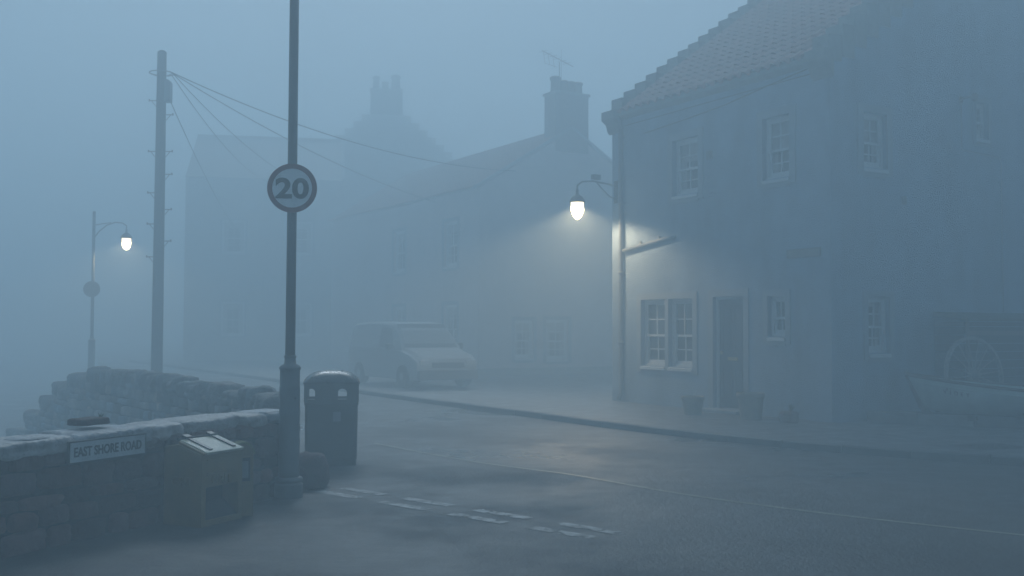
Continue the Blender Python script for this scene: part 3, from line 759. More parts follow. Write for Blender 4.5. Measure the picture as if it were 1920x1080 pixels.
# bracket lamp on the far corner of the harled house
bl_ = thing('bracket_lamp', H(0, 5.85, 0), HA, 'bright lit bracket lamp hanging from the corner of the pale blue harled house', 'street lamp', 'lit street lamps')
LX = -1.0
b = nb()
tube(b, [(0.0, 0, 4.62), (-0.25, 0, 4.66), (-0.6, 0, 4.69), (LX+0.12, 0, 4.66), (LX, 0, 4.57), (LX, 0, 4.47)], 0.019, 10)
tube(b, [(0.0, 0, 4.34), (-0.18, 0, 4.40), (-0.38, 0, 4.55), (-0.52, 0, 4.68)], 0.016, 8)
link('bracket_arm', b, 'pipe', bl_, smooth=True)
b = nb(); box(b, -0.025, 0.0, -0.06, 0.06, 4.26, 4.74); link('wall_plate', b, 'black', bl_)
b = nb(); box(b, -0.62, -0.44, -0.05, 0.05, 4.725, 4.83); link('control_box', b, 'pipe', bl_)
lantern_parts(bl_, LX, 0, 4.215)
p = H(LX, 5.85, 4.215-0.08); lamp_light("lamp_light", p, 850)

# pots by the door
def pot(name, loc, r, h, label, plant=False):
    t = thing(name, loc, 0, label, 'plant pot', 'clay pots by the front door')
    b = nb(); lathe(b, [(r*0.74, 0), (r*0.80, h*0.3), (r*0.90, h*0.78), (r*0.92, h*0.80), (r*1.0, h*0.81), (r*1.0, h*0.98), (r*0.97, h), (r*0.88, h), (r*0.86, h*0.85)], 32, cap=False)
    link('pot_body', b, 'pot', t, smooth=True)
    b = nb(); lathe(b, [(r*0.865, h*0.84), (r*0.5, h*0.87), (r*0.02, h*0.885)], 24); link('soil', b, 'soil', t)
    return t
pot('plant_pot', (3.21, 18.58, 0.1), 0.205, 0.325, 'squat clay pot on the pavement between the twin windows and the front door')
pot('plant_pot', (4.01, 17.60, 0.1), 0.235, 0.445, 'larger clay pot on the pavement at the near side of the front door')
t = thing('stone_trough', (4.50, 17.02, 0.1), HA, 'small worn stone block with a weed against the house wall near its corner', 'stone block')
b = nb(); lay = b.loops.layers.float_color.new('tint'); stone(b, (0, 0, 0.09), Vector((0.10, 0, 0)), Vector((0, 0.15, 0)), Vector((0, 0, 0.10)), 6, 5, 0.1, (1.6, 1.7, 1.6, 1), lay); link('block', b, 'rubble', t, smooth=True)
b = nb(); random.seed(3)
for k in range(12):
    a = random.uniform(0, 6.28); l = random.uniform(0.05, 0.14); s = random.uniform(0.02, 0.07)
    tube(b, [(0, 0, 0), (s*0.4*math.cos(a), s*0.4*math.sin(a), l*0.6), (s*math.cos(a), s*math.sin(a), l)], [0.006, 0.009, 0.002], 5)
link('weed', b, 'weed', t, loc=(0.0, -0.05, 0.18))

# ------------------------------------------------------------------ raised bed, lean-to, wheel, boat
bd = Vector((1.756, -0.847, 0)).normalized(); bn = Vector((-bd.y, bd.x, 0))  # bn points back to the house
BO = Vector((5.78, 17.12, 0))
bedang = math.atan2(bd.y, bd.x)
bed = thing('raised_bed', BO, bedang, 'low raised edging of concrete blocks beneath the boat by the gable wall', 'raised bed')
b = nb(); x = 0.0; random.seed(21)
while x < 7:
    l = random.uniform(0.75, 0.95)
    zj = random.uniform(-0.012, 0.012); yj = random.uniform(-0.012, 0.012)
    box(b, x+0.006, x+l-0.006, yj, 0.2+yj, 0.06, 0.272+zj); x += l
link('edging_blocks', b, 'bed', bed, bevel=0.018)
b = nb()
box(b, 0.25, 7.0, 0.2, 1.0, 0.06, 0.235); link('gravel_fill', b, 'soil', bed)
lt = thing('timber_lean_to', H(2.56, 0, 0), HA, 'dark weathered timber lean-to with a mossy top against the gable wall behind the wheel', 'lean-to')
b = nb(); random.seed(4)
LW, LD, LH = 4.2, 0.62, 1.76
z = 0.08
while z < LH-0.02:
    hh = min(0.145, LH-z); j = random.uniform(-0.006, 0.006)
    box(b, 0.02, LW, -LD+j, -LD+0.03+j, z, z+hh-0.008); z += hh
link('front_boards', b, 'dark_timber', lt)
b = nb(); z = 0.08
while z < LH-0.02:
    hh = min(0.145, LH-z); box(b, 0.0, 0.025, -LD+0.04, -0.002, z, z+hh-0.008); z += hh
link('side_boards', b, 'dark_timber', lt)
b = nb(); box(b, -0.03, 0.04, -LD-0.045, -LD-0.01, 0.08, LH); box(b, 1.6, 1.68, -LD-0.045, -LD-0.01, 0.08, LH); box(b, 0.05, 1.58, -LD-0.035, -LD-0.01, 1.52, 1.60); box(b, 1.70, LW, -LD-0.035, -LD-0.01, 1.34, 1.41); link('battens', b, 'boat_wood', lt)
b = nb(); prism(b, [(-LD-0.09, LH), (-0.002, LH+0.10), (-0.002, LH+0.17), (-LD-0.09, LH+0.06)], 'x', -0.06, LW+0.05); link('lid', b, 'moss_top', lt, bevel=0.01)
# wheel
wh = thing('cart_wheel', (7.60, 17.10, 0.24), R(24), 'large rusty spoked cart wheel leaning on the dark lean-to behind the boat', 'wheel')
RW = 0.635
b = nb(); n = 64
for i in range(n):
    a0, a1 = 2*math.pi*i/n, 2*math.pi*(i+1)/n
    def q(a, r, y): return b.verts.new((r*math.cos(a), y, RW+r*math.sin(a)))
    c0 = [q(a0, RW, -0.03), q(a0, RW, 0.03), q(a0, RW-0.045, 0.03), q(a0, RW-0.045, -0.03)]
    c1 = [q(a1, RW, -0.03), q(a1, RW, 0.03), q(a1, RW-0.045, 0.03), q(a1, RW-0.045, -0.03)]
    for k in range(4): b.faces.new((c0[k], c0[(k+1) % 4], c1[(k+1) % 4], c1[k]))
bmesh.ops.remove_doubles(b, verts=b.verts, dist=0.0004)
link('rim', b, 'rust', wh, rot=(R(-6), 0, 0))
for i in range(16):
    a = 2*math.pi*i/16+0.1; b = nb()
    tube(b, [(0.06*math.cos(a), 0.0, RW+0.06*math.sin(a)), ((RW-0.04)*math.cos(a), 0.0, RW+(RW-0.04)*math.sin(a))], [0.013, 0.010], 7)
    link('spoke', b, 'rust', wh, rot=(R(-6), 0, 0))
b = nb(); lathe(b, [(0.03, -0.11), (0.045, -0.10), (0.07, -0.05), (0.078, 0), (0.07, 0.05), (0.045, 0.1), (0.03, 0.11)], 18); bmesh.ops.rotate(b, verts=b.verts, matrix=Matrix.Rotation(R(90), 3, 'X')); bmesh.ops.translate(b, verts=b.verts, vec=(0, 0, RW))
link('hub', b, 'rust', wh, smooth=True, rot=(R(-6), 0, 0))

# boat: bow at local x=0, runs along +x
BL, BW = 4.4, 0.74
boat = thing('rowing_boat', (6.40, 16.98, 0.235), math.atan2(-0.50, 0.866), 'pale green painted wooden rowing boat on the raised edging beside the gable', 'boat')
def boat_section(t):
    """t 0 bow..1 stern -> list of (y,z) from gunwale to keel on +y side."""
    w = BW*(math.sin(min(1, 0.06+t*1.25)*math.pi/2)**0.75)*(1-0.30*max(0, t-0.55)**1.6*2.0)
    if t < 0.001: w = 0.018
    sheer = 0.655-0.46*(t*1.35)+0.46*(t*1.35)**2*0.5
    sheer = max(sheer, 0.395+0.10*max(0, t-0.6))
    keel = 0.05+0.16*max(0, 0.10-t)*10*0.5
    pts = []
    for k in range(9):
        a = k/8
        y = w*(1-a**2.6)**0.62 if a < 1 else 0.0
        z = sheer + (keel-sheer)*a
        pts.append((max(y, 0.014 if t > 0 else 0.012), z))
    return pts, w, sheer, keel
NS = 30
def hull(bm, inset, zlo=-1, zhi=9):
    rows = []
    for i in range(NS+1):
        t = i/NS; pts, w, sh, ke = boat_section(t)
        rake = 0.24*(1-(lambda z: (z-ke)/(sh-ke))(ke))  # bow rake handled below
        full = []
        for (y, z) in pts:
            f = (z-ke)/max(sh-ke, 1e-6)
            xx = t*BL + (1-f)*0.26*max(0, 1-t*4)
            full.append((xx, max(y-inset, 0.006), z+(inset if f < 0.2 else 0)))
        ring = [bm.verts.new((x_, y, z)) for (x_, y, z) in full] + [bm.verts.new((x_, -y, z)) for (x_, y, z) in full[::-1]]
        rows.append(ring)
    for a, c in zip(rows, rows[1:]):
        for k in range(len(a)-1): bm.faces.new((a[k], a[k+1], c[k+1], c[k]))
    bm.faces.new(rows[-1]); bm.faces.new(rows[0][::-1])
b = nb(); hull(b, 0); hull(b, 0.022); link('hull', b, 'boat', boat, smooth=True)
b = nb()
for s in (1, -1):
    tube(b, [(i/NS*BL, s*(boat_section(i/NS)[1]+0.004), boat_section(i/NS)[2]+0.004) for i in range(NS+1)], 0.024, 8)
link('gunwale', b, 'boat_wood', boat, smooth=True)
b = nb()
for s in (1, -1):
    tube(b, [(i/NS*BL, s*(boat_section(i/NS)[1]*0.985+0.006), boat_section(i/NS)[2]-0.09) for i in range(1, NS+1)], 0.010, 6)
link('rubbing_strake', b, 'boat', boat, smooth=True)
b = nb(); prism(b, [(0.30, 0.0), (BL-0.1, 0.0), (BL-0.1, 0.052), (0.40, 0.052), (0.27, 0.12), (0.03, 0.69), (-0.03, 0.70), (-0.035, 0.66), (0.2, 0.10)], 'y', -0.024, 0.024); link('keel', b, 'boat_dark', boat)
for xs in (0.75, 1.9, 3.1):
    pts, w, sh, ke = boat_section(xs/BL); b = nb(); box(b, xs-0.11, xs+0.11, -w*0.9, w*0.9, sh-0.12, sh-0.09); link('thwart', b, 'boat_wood', boat)
# name on the camera-side bow (local -y is towards the road)
def side_pt(xx, zz, s=-1):
    t = xx/BL; pts, w, sh, ke = boat_section(t)
    for (y0, z0), (y1, z1) in zip(pts, pts[1:]):
        if z1 <= zz <= z0: return y0+(y1-y0)*(z0-zz)/(z0-z1)
    return w
for i, chh in enumerate('VIDEY'):
    xx = 0.62+i*0.085; zz = boat_section(xx/BL)[2]-0.165
    yy = side_pt(xx, zz); sl_ = (side_pt(xx+0.05, zz)-side_pt(xx-0.05, zz))/0.1
    lean_ = math.atan2(side_pt(xx, zz+0.04)-side_pt(xx, zz-0.04), 0.08)
    text_obj('letter', chh, 0.085, 'boat_dark', boat, (xx, -yy-0.006, zz), (R(90)+lean_*0.9, 0, -math.atan(sl_)), 0.003, 0.002)
b = nb()
for xs in (1.0, 3.2): box(b, xs-0.06, xs+0.06, -0.34, 0.34, -0.03, 0.05); link_x = xs
link('chocks', b, 'dark_timber', boat)

# ------------------------------------------------------------------ grit bin and hydrant post
gx = Vector((0.4316, 0.902, 0)).normalized()
gb = thing('grit_bin', (-2.476, 8.41, 0), math.atan2(gx.y, gx.x), 'yellow plastic grit bin with a wet sloping lid standing against the low wall', 'grit bin')
# local x along the wall (near to far), local y back to the wall, front at y=0
GWd, GD = 0.49, 0.40
b = nb()
prof = [(0.0, 0.0), (GD, 0.0), (GD, 0.635), (GD-0.15, 0.655), (0.0, 0.575)]
prism(b, [(p[0], p[1]) for p in prof], 'x', 0, GWd)
# cut hatch by building it: remove the front face and rebuild it around the opening
ff = [f for f in b.faces if all(abs(v.co.y) < 1e-5 for v in f.verts)][0]
vs = list(ff.verts); b.faces.remove(ff)
hx0, hx1, hz0, hz1 = 0.055, GWd-0.045, 0.05, 0.315
xs_, zs_ = [0, hx0, hx1, GWd], [0, hz0, hz1, 0.575]
for i in range(3):
    for j in range(3):
        if (i, j) == (1, 1): continue
        b.faces.new([b.verts.new((x_, 0, z_)) for x_, z_ in ((xs_[i], zs_[j]), (xs_[i+1], zs_[j]), (xs_[i+1], zs_[j+1]), (xs_[i], zs_[j+1]))])
for (p0, p1) in (((hx0, hz0), (hx1, hz0)), ((hx1, hz0), (hx1, hz1)), ((hx1, hz1), (hx0, hz1)), ((hx0, hz1), (hx0, hz0))):
    b.faces.new([b.verts.new(v) for v in ((p0[0], 0, p0[1]), (p1[0], 0, p1[1]), (p1[0], 0.2, p1[1]), (p0[0], 0.2, p0[1]))])
bmesh.ops.remove_doubles(b, verts=b.verts, dist=0.0005)
link('body', b, 'yellow', gb, bevel=0.008)
b = nb(); box(b, hx0+0.002, hx1-0.002, 0.17, 0.19, hz0+0.002, hz1-0.002); prism(b, [(0.004, hz0+0.004), (0.165, hz0+0.004), (0.165, hz0+0.12)], 'x', hx0+0.003, hx1-0.003); link('hatch_recess', b, 'dark_hole', gb)
b = nb(); box(b, 0.06, GWd-0.06, -0.010, -0.001, 0.425, 0.436); box(b, 0.06, GWd-0.06, -0.010, -0.001, 0.53, 0.538); box(b, 0.06, GWd-0.06, -0.010, -0.001, 0.410, 0.418); link('front_ribs', b, 'yellow', gb)
text_obj('lettering', 'GRIT', 0.11, 'yellow', gb, (GWd/2-0.01, -0.004, 0.368), (R(90), 0, 0), 0.006, 0.002)
text_obj('lettering', 'GRIT', 0.10, 'yellow', gb, (-0.004, GD/2, 0.36), (R(90), 0, R(-90)), 0.005, 0.001)
# lid
slope = math.atan2(0.655-0.575, GD-0.15)
ld = nb(); LL = 0.30
box(ld, 0.03, GWd-0.012, -0.02, LL-0.02, 0.006, 0.030)
lid = link('lid', ld, 'yellow_lid', gb, loc=(0, 0.0, 0.578), rot=(slope, 0, 0), bevel=0.006)
b = nb()
for x_ in (0.10, 0.38): box(b, x_, x_+0.035, 0.02, LL+0.01, 0.0305, 0.040)
link('strap', b, 'hingemetal', lid)
b = nb(); tube(b, [(0.02, LL-0.005, 0.026), (GWd-0.005, LL-0.005, 0.026)], 0.012, 8); box(b, 0.085, 0.15, LL-0.03, LL+0.02, 0.03, 0.052); box(b, 0.365, 0.43, LL-0.03, LL+0.02, 0.03, 0.052); link('hinge', b, 'hingemetal', lid)
b = nb(); box(b, 0.010, 0.026, -0.012, LL-0.03, 0.0, 0.020); link('lid_rim', b, 'yellow', lid)

hp = thing('hydrant_post', (-2.28, 8.93, 0), R(28), 'short yellow hydrant marker post with a mossy arched top beside the grit bin', 'marker post')
b = nb(); w = 0.092
arch = [(-w, 0.0), (w, 0.0), (w, 0.535)] + [(w*math.cos(a), 0.535+0.085*math.sin(a)) for a in [math.pi*k/12 for k in range(1, 12)]] + [(-w, 0.535)]
prism(b, arch, 'y', 0.0, 0.11); link('post_body', b, 'yellow', hp, bevel=0.008)
b = nb(); cap = [(w*1.10*math.cos(a), 0.53+0.105*math.sin(a)) for a in [math.pi*k/14 for k in range(15)]]
inn = [(w*0.985*math.cos(a), 0.53+0.0865*math.sin(a)) for a in [math.pi*k/14 for k in range(15)]]
prism(b, cap+inn[::-1], 'y', -0.015, 0.125); link('cap', b, 'moss', hp)
b = nb(); box(b, -0.062, 0.062, -0.006, -0.0005, 0.30, 0.50); link('panel', b, 'dark_hole', hp)
b = nb()
for (x0, x1, z0, z1) in ((-0.072, -0.062, 0.29, 0.51), (0.062, 0.072, 0.29, 0.51), (-0.062, 0.062, 0.50, 0.51), (-0.062, 0.062, 0.29, 0.30)): box(b, x0, x1, -0.012, -0.0005, z0, z1)
box(b, -0.085, 0.085, -0.010, -0.0005, 0.262, 0.274)
link('panel_frame', b, 'yellow', hp)
b = nb(); box(b, -0.045, 0.045, -0.0085, -0.0065, 0.33, 0.47); link('small_plate', b, 'pipe', hp)

# ------------------------------------------------------------------ litter bin
lb = thing('litter_bin', (-2.14, 12.48, 0), R(9), 'dark green litter bin with a domed lid and two open apertures behind the column', 'litter bin')
bw = 0.315
def rrect(w, d, r, n=5):
    pts = []
    for cx, cy, a0 in ((w-r, d-r, 0), (-w+r, d-r, 90), (-w+r, -d+r, 180), (w-r, -d+r, 270)):
        for k in range(n+1):
            a = R(a0+90*k/n); pts.append((cx+r*math.cos(a), cy+r*math.sin(a)))
    return pts
def loft(bm, secs, cap0=True, cap1=True):
    rings = [[bm.verts.new((x, y, z)) for x, y in pts] for pts, z in secs]
    n = len(rings[0])
    for a, c in zip(rings, rings[1:]):
        for i in range(n): bm.faces.new((a[i], a[(i+1) % n], c[(i+1) % n], c[i]))
    if cap0: bm.faces.new(rings[0][::-1])
    if cap1: bm.faces.new(rings[-1])
b = nb(); loft(b, [(rrect(0.29, 0.27, 0.05), 0.0), (rrect(0.292, 0.272, 0.05), 0.075)]); link('plinth', b, 'black', lb)
b = nb(); loft(b, [(rrect(0.30, 0.28, 0.055), 0.078), (rrect(0.305, 0.285, 0.055), 0.70), (rrect(0.312, 0.292, 0.055), 0.71), (rrect(0.312, 0.292, 0.055), 0.745)]); link('body', b, 'bin', lb)
b = nb()
for sx in (-1, 1):
    for sy in (-1, 1):
        box(b, *(sorted((sx*0.299, sx*0.283))), *(sorted((sy*0.276, sy*0.258))), 0.7455, 0.955)
link('corner_post', b, 'bin', lb)
def arch_hole(cx, w, z0, z1):
    r = w/2
    return [(cx-r, z0), (cx+r, z0)] + [(cx+r*math.cos(a), z1-r*0.9+r*0.9*math.sin(a)) for a in [math.pi*k/10 for k in range(0, 11)]]
for yy, nm in ((-0.285, 'aperture_panel'), (0.285, 'aperture_panel')):
    flat_shape(nm, [[(-0.312, 0.745), (0.312, 0.745), (0.312, 0.965), (-0.312, 0.965)], arch_hole(-0.23, 0.085, 0.775, 0.90), arch_hole(0.125, 0.105, 0.775, 0.90)], 'bin', lb, (0, yy, 0), (R(90), 0, 0), 0.016)
for sx in (-0.3075, 0.3075):
    b = nb(); box(b, sx-0.0075, sx+0.0075, -0.275, 0.275, 0.746, 0.964); link('side_panel', b, 'bin', lb)
b = nb()
secs = [(rrect(0.318, 0.298, 0.06), 0.952)]
for k in range(0, 9):
    a = R(90*k/9); q_ = math.cos(a)**0.8; secs.append((rrect(0.328*q_+0.001, 0.308*q_+0.001, (0.06+0.20*math.sin(a))*q_), 0.955+0.155*math.sin(a)**1.1))
loft(b, secs); link('domed_lid', b, 'bin_lid', lb, smooth=True)
b = nb(); box(b, 0.02, 0.11, -0.2895, -0.284, 0.52, 0.63); lb_pl = link('badge', b, 'pipe', lb)
b = nb(); box(b, -0.303, 0.303, -0.2905, -0.2835, 0.245, 0.252); link('door_line', b, 'black', lb)

# ------------------------------------------------------------------ telegraph pole and wires
tp = thing('telegraph_pole', (-8.47, 25.0, 0), 0, 'tall dark telegraph pole with climbing steps standing beyond the sea wall', 'telegraph pole')
b = nb(); lathe(b, [(0.135, -0.1), (0.130, 2.0), (0.120, 5.0), (0.110, 7.6), (0.107, 8.25), (0.06, 8.29)], 20); link('pole', b, 'pole_wood', tp, smooth=True)
steps = [(-1, 7.07), (-1, 5.84), (-1, 4.84), (-1, 4.09), (-1, 3.3), (1, 6.73), (1, 5.84), (1, 5.29), (1, 4.44), (1, 3.68)]
for s, z in steps:
    b = nb(); r0 = 0.105
    tube(b, [(s*r0, 0, z), (s*(r0+0.18), 0, z)], 0.013, 7); tube(b, [(s*(r0+0.13), 0, z), (s*r0, 0, z-0.16)], 0.009, 6); box(b, s*(r0+0.18)-0.012, s*(r0+0.18)+0.012, -0.018, 0.018, z-0.018, z+0.035)
    link('step', b, 'galv', tp)
b = nb(); tube(b, [(0.28*math.cos(2*math.pi*i/40), 0.28*math.sin(2*math.pi*i/40), 7.74) for i in range(40)], 0.016, 8, True)
for a in (0, 90, 180, 270): tube(b, [(0.10*math.cos(R(a)), 0.10*math.sin(R(a)), 7.66), (0.28*math.cos(R(a)), 0.28*math.sin(R(a)), 7.74)], 0.010, 6)
link('wire_ring', b, 'galv', tp, smooth=True)
b = nb(); box(b, 0.10, 0.24, -0.12, 0.10, 7.03, 7.50); prism(b, [(0.10, 7.50), (0.24, 7.50), (0.20, 7.56), (0.10, 7.58)], 'y', -0.12, 0.10); link('junction_box', b, 'pipe', tp, bevel=0.012)

def wire(a, c, sag, label, r=0.011):
    a, c = Vector(a), Vector(c); b = nb(); pts = []
    for i in range(25):
        t = i/24; p = a.lerp(c, t); p.z -= sag*4*t*(1-t); pts.append(p-a)
    tube(b, pts, r, 6); o = link('overhead_wire', b, 'cable', loc=a); tag(o, label, 'wire', 'wires from the telegraph pole')
ring = Vector((-8.19, 25.0, 7.74))
wire(ring, (0.12, 33.92, 6.75), 0.5, 'highest overhead wire from the pole ring to the gable of the house behind the lamp', 0.013)
wire(ring+Vector((-0.03, -0.12, 0)), (-2.62, 35.8, 5.95), 0.3, 'overhead wire from the pole ring sagging towards the street houses, just under the highest one')
wire(ring+Vector((-0.03, 0.12, 0)), (-8.4, 53.8, 8.8), 1.0, 'overhead wire from the pole ring sagging towards the stepped gable house')
wire(ring+Vector((-0.10, 0.2, 0)), (-11.1, 48.3, 8.3), 0.5, 'steepest overhead wire from the pole ring, dropping towards the long low roof')
wire((-8.24, 25.0, 7.04), (-12.5, 48.2, 5.8), 0.3, 'single wire falling steeply from the junction box on the telegraph pole')

# ------------------------------------------------------------------ second house (gable with chimney)
def simple_house(name, loc, rz, W, Lh, ez, pitch, m, roof_m, label, stack=None, steps=False, holes_front=(), holes_side=(), stack_z=None, pots=(), zb=-0.6):
    t = thing(name, loc, rz, label, 'house')
    ap = ez+W/2*pitch
    wl = nb()
    wall_panel(wl, Vector((0, 0, 0)), Vector((1, 0, 0)), Vector((0, -1, 0)), W, zb, ez, [h[:4] for h in holes_front])
    wall_panel(wl, Vector((0, 0, 0)), Vector((0, 1, 0)), Vector((-1, 0, 0)), Lh, zb, ez, [h[:4] for h in holes_side])
    wall_panel(wl, Vector((W, 0, 0)), Vector((0, 1, 0)), Vector((1, 0, 0)), Lh, zb, ez, [])
    wall_panel(wl, Vector((0, Lh, 0)), Vector((1, 0, 0)), Vector((0, 1, 0)), W, zb, ez, [])
    for y in (0, Lh): wl.faces.new([wl.verts.new(p) for p in ((0, y, ez), (W, y, ez), (W/2, y, ap))])
    bmesh.ops.remove_doubles(wl, verts=wl.verts, dist=0.0005)
    link('wall', wl, m, t)
    for (x0, x1, z0, z1) in holes_front: sash_window(t, ((x0+x1)/2, 0, z0), 0, x1-x0, z1-z0, 2, 2, margin=0.12, blind=0.3)
    for (y0, y1, z0, z1) in holes_side: sash_window(t, (0, (y0+y1)/2, z0), R(-90), y1-y0, z1-z0, 2, 2, margin=0.12, blind=0.2)
    ya, yb = (0.36, Lh-0.36) if steps else (0.0, Lh)
    if roof_m == 'pantile':
        pantile_roof(t, -0.15, W/2, ya+0.01, yb-0.01, ez+0.02, pitch); pantile_roof(t, W+0.15, W/2, ya+0.01, yb-0.01, ez+0.02, pitch)
    else:
        for sx in (0, 1):
            b = nb(); n = 16
            for i in range(n):     # overlapping slate courses
                x0, x1 = -0.2+(W/2+0.2)*i/n, -0.2+(W/2+0.2)*(i+1)/n
                z0, z1 = ez-0.2*pitch+(W/2+0.2)*pitch*i/n, ez-0.2*pitch+(W/2+0.2)*pitch*(i+1)/n
                P = [(x0, z0+0.03), (x0, z0+0.055), (x1, z1+0.04), (x1, z1+0.015)]
                if sx: P = [(W-p[0], p[1]) for p in P]
                prism(b, P, 'y', ya+0.001, yb-0.001)
            link('roof', b, roof_m, t)
    b = nb(); tube(b, [(W/2, ya+0.01, ap+0.06), (W/2, yb-0.01, ap+0.06)], 0.10, 10); link('ridge', b, 'clay', t)
    if steps:
        run = 0.54; n = int(W/2/run)
        for (y0, y1) in ((-0.02, 0.36), (Lh-0.36, Lh+0.02)):
            cs = nb()
            for side in (0, 1):
                for i in range(n):
                    xa, xb = i*run-(0.05 if i == 0 else 0), (i+1)*run-0.003
                    zt = ez+(i+1)*run*pitch+0.12; zb_ = max(ez-0.1, ez+i*run*pitch-0.3)
                    a, c = (xa, xb) if side == 0 else (W-xb, W-xa)
                    prism(cs, [(a, zb_), (c, zb_), (c, zt), (a, zt)], 'y', y0, y1)
            prism(cs, [(n*run, ap-0.3), (W-n*run, ap-0.3), (W-n*run, ap+0.15), (n*run, ap+0.15)], 'y', y0, y1)
            link('crow_steps', cs, m, t)
    else:
        b = nb()
        for sx in (0, 1):
            P = [(-0.16, ez-0.16*pitch+0.055), (-0.16, ez-0.16*pitch+0.165), (W/2, ap+0.165), (W/2, ap+0.055)]
            if sx: P = [(W-p[0], p[1]) for p in P]
            prism(b, P, 'y', -0.03, 0.14)
        link('verge', b, 'margin', t)
    if stack:
        cx, sw, sd, zt = stack
        b = nb(); box(b, cx-sw/2, cx+sw/2, -0.03, sd, ap-0.75, zt)
        ch = link('chimney', b, 'stack', t, bevel=0.01)
        b = nb(); box(b, cx-sw/2-0.05, cx+sw/2+0.05, -0.08, sd+0.05, zt+0.001, zt+0.09); link('chimney_cope', b, 'stone_dress', ch, bevel=0.012)
        for (px_, r, hh) in pots:
            b = nb(); lathe(b, [(r*1.0, 0), (r*0.9, hh*0.2), (r*0.85, hh*0.75), (r*1.05, hh*0.82), (r*1.05, hh*0.93), (r*0.8, hh)], 16, (cx+px_, sd/2-0.02, zt+0.09)); link('chimney_pot', b, 'clay', ch, smooth=True)
    return t

p2 = H(0, 0, 0)
off2 = Vector((-1.034, 33.25, 0))
h2 = simple_house('gabled_house', off2, HA, 7.07, 13.0, 6.12, 0.62, 'house_pink', 'pantile',
    'reddish rendered house with a chimney on its street end gable behind the bracket lamp', stack=(3.54, 1.32, 0.7, 9.51),
    holes_front=[(1.31, 2.02, 0.66, 1.88), (2.52, 3.40, 0.60, 1.91)], holes_side=[(1.5, 2.5, 0.9, 2.4), (1.5, 2.5, 3.7, 5.2), (5.6, 6.6, 0.9, 2.4), (5.6, 6.6, 3.7, 5.2)],
    pots=((-0.45, 0.19, 0.55), (-0.11, 0.165, 0.45), (0.18, 0.165, 0.45), (0.46, 0.175, 0.46)))
b = nb(); box(b, -0.05, 7.12, -0.06, -0.001, 0.02, 0.34); link('plinth', b, 'stone_dress', h2)
def aerial(root_loc, label, yagi):
    t = thing('tv_aerial', root_loc, HA, label, 'aerial', 'aerials on the chimney'); t.scale = (1.25, 1.25, 1.25)
    b = nb()
    if yagi:
        tube(b, [(0, 0, 0), (-0.01, 0, 0.78)], 0.014, 8); link('mast', b, 'galv', t)
        b = nb(); tube(b, [(-0.56, 0.0, 1.02), (0.44, 0.0, 0.72)], 0.012, 6); link('boom', b, 'galv', t)
        b = nb()
        for k in range(6):
            x = -0.52+k*0.15; z = 1.02-(x+0.56)*0.30; h = 0.18 if k < 3 else 0.10
            tube(b, [(x, -0.20, z-0.02), (x, 0.20, z+0.02)], 0.006, 5)
            if k < 3: tube(b, [(x, 0, z), (x+0.05, 0, z-0.30)], 0.006, 5)
        tube(b, [(-0.49, 0, 0.70), (-0.10, 0, 0.64)], 0.006, 5)
        link('elements', b, 'galv', t)
    else:
        tube(b, [(0, 0, 0), (0, 0, 1.5)], [0.009, 0.005], 6); link('whip', b, 'galv', t)
        b = nb(); lathe(b, [(0.025, 0), (0.03, 0.05), (0.02, 0.14)], 8); link('mount', b, 'galv', t)
def L2(x, y, z): return off2 + G*x + U*y + Vector((0, 0, z))
aerial(L2(2.96, -0.12, 9.55), 'comb shaped television aerial on the left end of the chimney behind the lamp', True)
aerial(L2(3.62, 0.78, 9.4), 'thin upright whip aerial rising from the chimney behind the lamp', False)

# third and fourth houses, faint in the fog
h3 = simple_house('crow_stepped_house', (-14.08, 66.8, 0), R(8), 11.84, 13.0, 11.2, 0.86, 'house_grey', 'slate',
    'tall pale house with crow-stepped gable and a chimney, faint in the fog at centre', stack=(5.92, 2.07, 1.0, 17.15), steps=True,
    holes_front=[(2.4, 3.7, 1.2, 3.2), (8.1, 9.4, 1.2, 3.2), (2.4, 3.7, 6.0, 8.0), (8.1, 9.4, 6.0, 8.0)],
    pots=((-0.67, 0.23, 0.90), (-0.08, 0.23, 0.54), (0.60, 0.32, 1.0)))
h4 = simple_house('long_house', (-9.86, 61.06, 0), R(100), 10.24, 8.96, 10.3, 0.62, 'house_grey', 'slate',
    'long pale house with a plain slate roof, faint in the fog left of centre', holes_side=[(1.8, 3.1, 1.2, 3.1), (5.6, 6.9, 1.2, 3.1), (1.8, 3.1, 5.9, 7.8), (5.6, 6.9, 5.9, 7.8)])

for hh, (x_, y_) in ((h3, (-14.08, 66.8)), (h4, (-9.86, 61.06))):
    hh.location = (x_*0.8, y_*0.8, 0.32); hh.scale = (0.8, 0.8, 0.8)

# ------------------------------------------------------------------ parked van (half lost in the fog)
VX = Vector((-0.86, 26.6, 0.1)); nF = -G
vc = VX + nF*0.85
van = thing('parked_van', vc, HA+R(90), 'grey small van parked up on the pavement, nearly lost in the fog', 'van')
